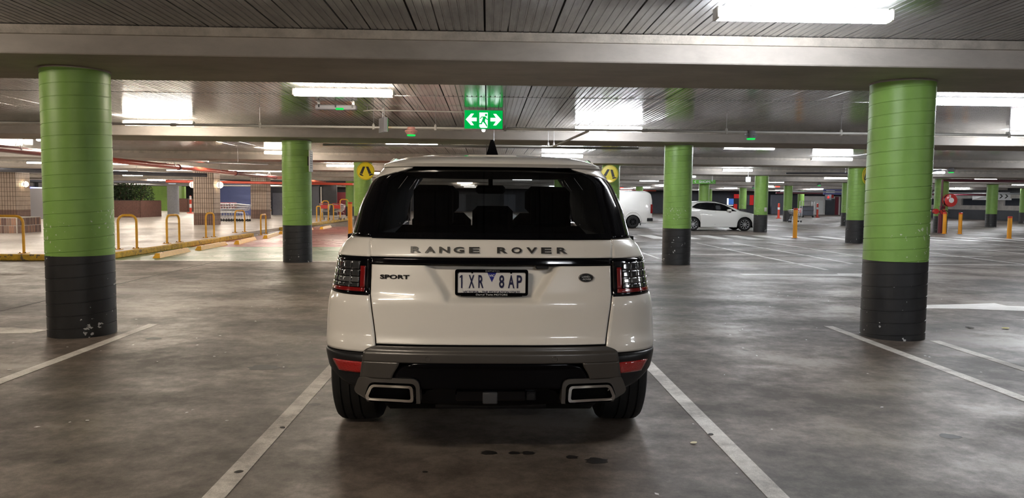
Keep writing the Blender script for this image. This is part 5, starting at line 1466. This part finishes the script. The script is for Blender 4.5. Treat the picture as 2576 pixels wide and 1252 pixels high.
# ================================================================ TROLLEYS
def trolley_proto():
    t = thing('shopping_trolley', (0, 0, 0), 'x', 'trolley')
    b = MB(); r = .006
    # basket: x is length (handle at 0, front at .85), y across
    def P(u, v, wz):  # u along, v across -1..1, wz 0 bottom 1 top
        x0 = lerp(.12, 0.02, wz); x1 = lerp(.72, .86, wz); x = lerp(x0, x1, u)
        hwid = lerp(.26, .20, u)*lerp(.85, 1, wz); z = lerp(lerp(.52, .62, u), lerp(.98, .90, u), wz)
        return (x, v*hwid, z)
    for wz in (0, .33, .66, 1):
        rr = .009 if wz in (0, 1) else .005
        b.tube([P(0, -1, wz), P(1, -1, wz), P(1, 1, wz), P(0, 1, wz)], rr, 5, closed=True)
    for i in range(11):
        u = i/10
        for v in (-1, 1): b.tube([P(u, v, 0), P(u, v, 1)], .004, 4, caps=False)
        b.tube([P(u, -1, 0), P(u, 1, 0)], .004, 4, caps=False)
    for i in range(7):
        v = -1+i/3; b.tube([P(1, v, 0), P(1, v, 1)], .004, 4, caps=False); b.tube([P(0, v, 0), P(0, v, 1)], .004, 4, caps=False)
    b.build('basket', M['steel'], t)
    b = MB()
    for s in (-1, 1):
        b.tube([(-.02, s*.25, 1.0), (.05, s*.25, .55), (.0, s*.25, .16), (.78, s*.17, .16)], .012, 6); b.tube([(.1, s*.25, .52), (.62, s*.20, .45), (.66, s*.18, .16)], .010, 6)
    b.tube([(.0, -.25, .18), (.0, .25, .18)], .01, 6); b.tube([(.78, -.17, .16), (.78, .17, .16)], .01, 6)
    b.build('frame', M['steel'], t)
    b = MB(); b.tube([(-.02, -.27, 1.01), (-.02, .27, 1.01)], .018, 8); b.build('handle', M['bright_red'], t)
    b = MB(); b.box(.01, .03, -.2, .2, .70, .93); b.build('child_flap', M['bright_red'], t)
    for x, y in ((.02, -.24), (.02, .24), (.74, -.16), (.74, .16)):
        b = MB(); b.lathe([(0, -.014), (.055, -.014), (.062, -.008), (.062, .008), (.055, .014), (0, .014)], axis='y', seg=16, c=(x, y, .062)); b.box(x-.015, x+.015, y-.02, y+.02, .10, .16); b.build('castor', M['satin_black'], t)
    return t
tp = trolley_proto()
places = []
for i in range(9):
    places.append((-15.05+i*.145, 41.3, ZP, 0.0, ['leftmost trolley of the nested row in front of the blue wall', 'second nested trolley from the left', 'third nested trolley from the left', 'fourth nested trolley from the left', 'middle trolley of the nested row', 'fourth nested trolley from the right', 'third nested trolley from the right', 'second nested trolley from the right', 'rightmost trolley of the nested row, in front of the others'][i]))
places.append((-9.75, 44.6, ZP, PI/2, 'single trolley seen end-on between the far yellow hoops'))
places.append((-9.05, 44.9, ZP, PI/2-.2, 'second end-on trolley beside the single one'))
places.append((22.95, 53.6, 0, PI, 'lone trolley behind the orange bollard at the crossing'))
for i, (x, y, z, rz, lab) in enumerate(places):
    o = tp if i == 0 else copy_tree(tp)
    o.location = (x, y, z); o.rotation_euler = (0, 0, rz); o['label'] = lab; o['group'] = 'shopping trolleys'
    if i < 9: o.location.z = z
t = thing('cage_trolley', (31.5, 72, 0), 'grey wire cage trolley before the white plaster wall', 'trolley')
b = MB()
for x in (-.6, .6):
    for y in (-.3, .3): b.tube([(x, y, .1), (x, y, 1.6)], .03, 6)
for z in (.2, .7, 1.1, 1.6): b.tube([(-.6, -.3, z), (.6, -.3, z), (.6, .3, z), (-.6, .3, z)], .025, 6, closed=True)
b.build('cage', M['steel'], t)
b = MB(); b.box(-.55, .55, -.25, .25, .2, 1.1); b.build('load', M['slate'], t)
b = MB()
for x in (-.5, .5): b.lathe([(0, -.02), (.1, -.02), (.1, .02), (0, .02)], axis='y', seg=12, c=(x, -.25, .1))
b.build('castors', M['satin_black'], t)
for x, y, lab in ((32.55, 72, 'orange red safety bollard beside the cage trolley'), (26.3, 66, 'thin red bollard left of a far column'), (16.6, 58, 'small orange cone right of the hatchback roof')):
    t = thing('safety_bollard', (x, y, 0), lab, 'bollard'); b = MB(); b.lathe([(0, 0), (.22, 0), (.22, .05), (.1, .08), (.09, 1.35), (0, 1.4)], seg=16); b.build('post', M['redband'], t)
    b = MB(); b.lathe([(.104, .8), (.102, 1.0)], seg=16); b.build('reflective_band', M['white_print'], t)

# ================================================================ LITTER
def leaf(x, y, s, m, lab, rz=0.0, curl=.35):
    b = MB(); rows = []
    for i in range(7):
        u = i/6; w_ = math.sin(PI*u)**.7*.32; x_ = (u-.5)
        rows.append([(x_*s, v*w_*s, (curl*(x_*x_)+.25*v*v*w_+.02)*s*.6+.004) for v in (-1, -.5, 0, .5, 1)])
    b.grid(rows); o = b.build('fallen_leaf', M[m]); o.location = (x, y, 0); o.rotation_euler.z = rz; solid(o, .001)
    return tag(o, lab, 'leaf')
leaf(1.248, 4.312, .055, 'dry_leaf', 'curled pale leaf on the floor right of the SUV, left of the painted line', .6)
leaf(6.06, 8.36, .11, 'yellow_leaf', 'yellow leaf on the floor right of the large right column', .3)
leaf(5.66, 8.40, .12, 'dark_leaf', 'dark leaf just left of the yellow leaf at right', 1.8)
leaf(1.40, 4.47, .05, 'dark_leaf', 'dark flat leaf lying on the painted line right of the SUV', 1.0, .1)
leaf(-1.30, 3.86, .05, 'dark_leaf', 'dark leaf on the painted line left of the SUV, nearest the camera', .4, .1)
leaf(-1.28, 4.62, .045, 'dark_leaf', 'dark leaf farther up the painted line left of the SUV', 2.4, .1)
leaf(1.78, 9.3, .06, 'yellow_leaf', 'tiny yellow leaf on the floor beside the SUV rear corner', .2)
rnd = random.Random(11)
b = MB()
for i in range(150):
    x, y = rnd.uniform(-5, 7), rnd.uniform(3.3, 12)
    if abs(x) < 1 and y > 3.8: continue
    s = rnd.uniform(.004, .013); a = rnd.uniform(0, 6.3)
    vs = [(x+s*math.cos(a+k*PI/2)*(1.6 if k % 2 else 1), y+s*math.sin(a+k*PI/2)*(1.6 if k % 2 else 1), .0035) for k in range(4)]
    b.add(vs+[(x, y, .007)], [(0, 1, 4), (1, 2, 4), (2, 3, 4), (3, 0, 4)])
o = b.build('paint_crumbs', M['line_bright'], fix=False); tag(o, 'scattered small white paint crumbs and grit on the concrete floor', 'grit', kind='stuff')
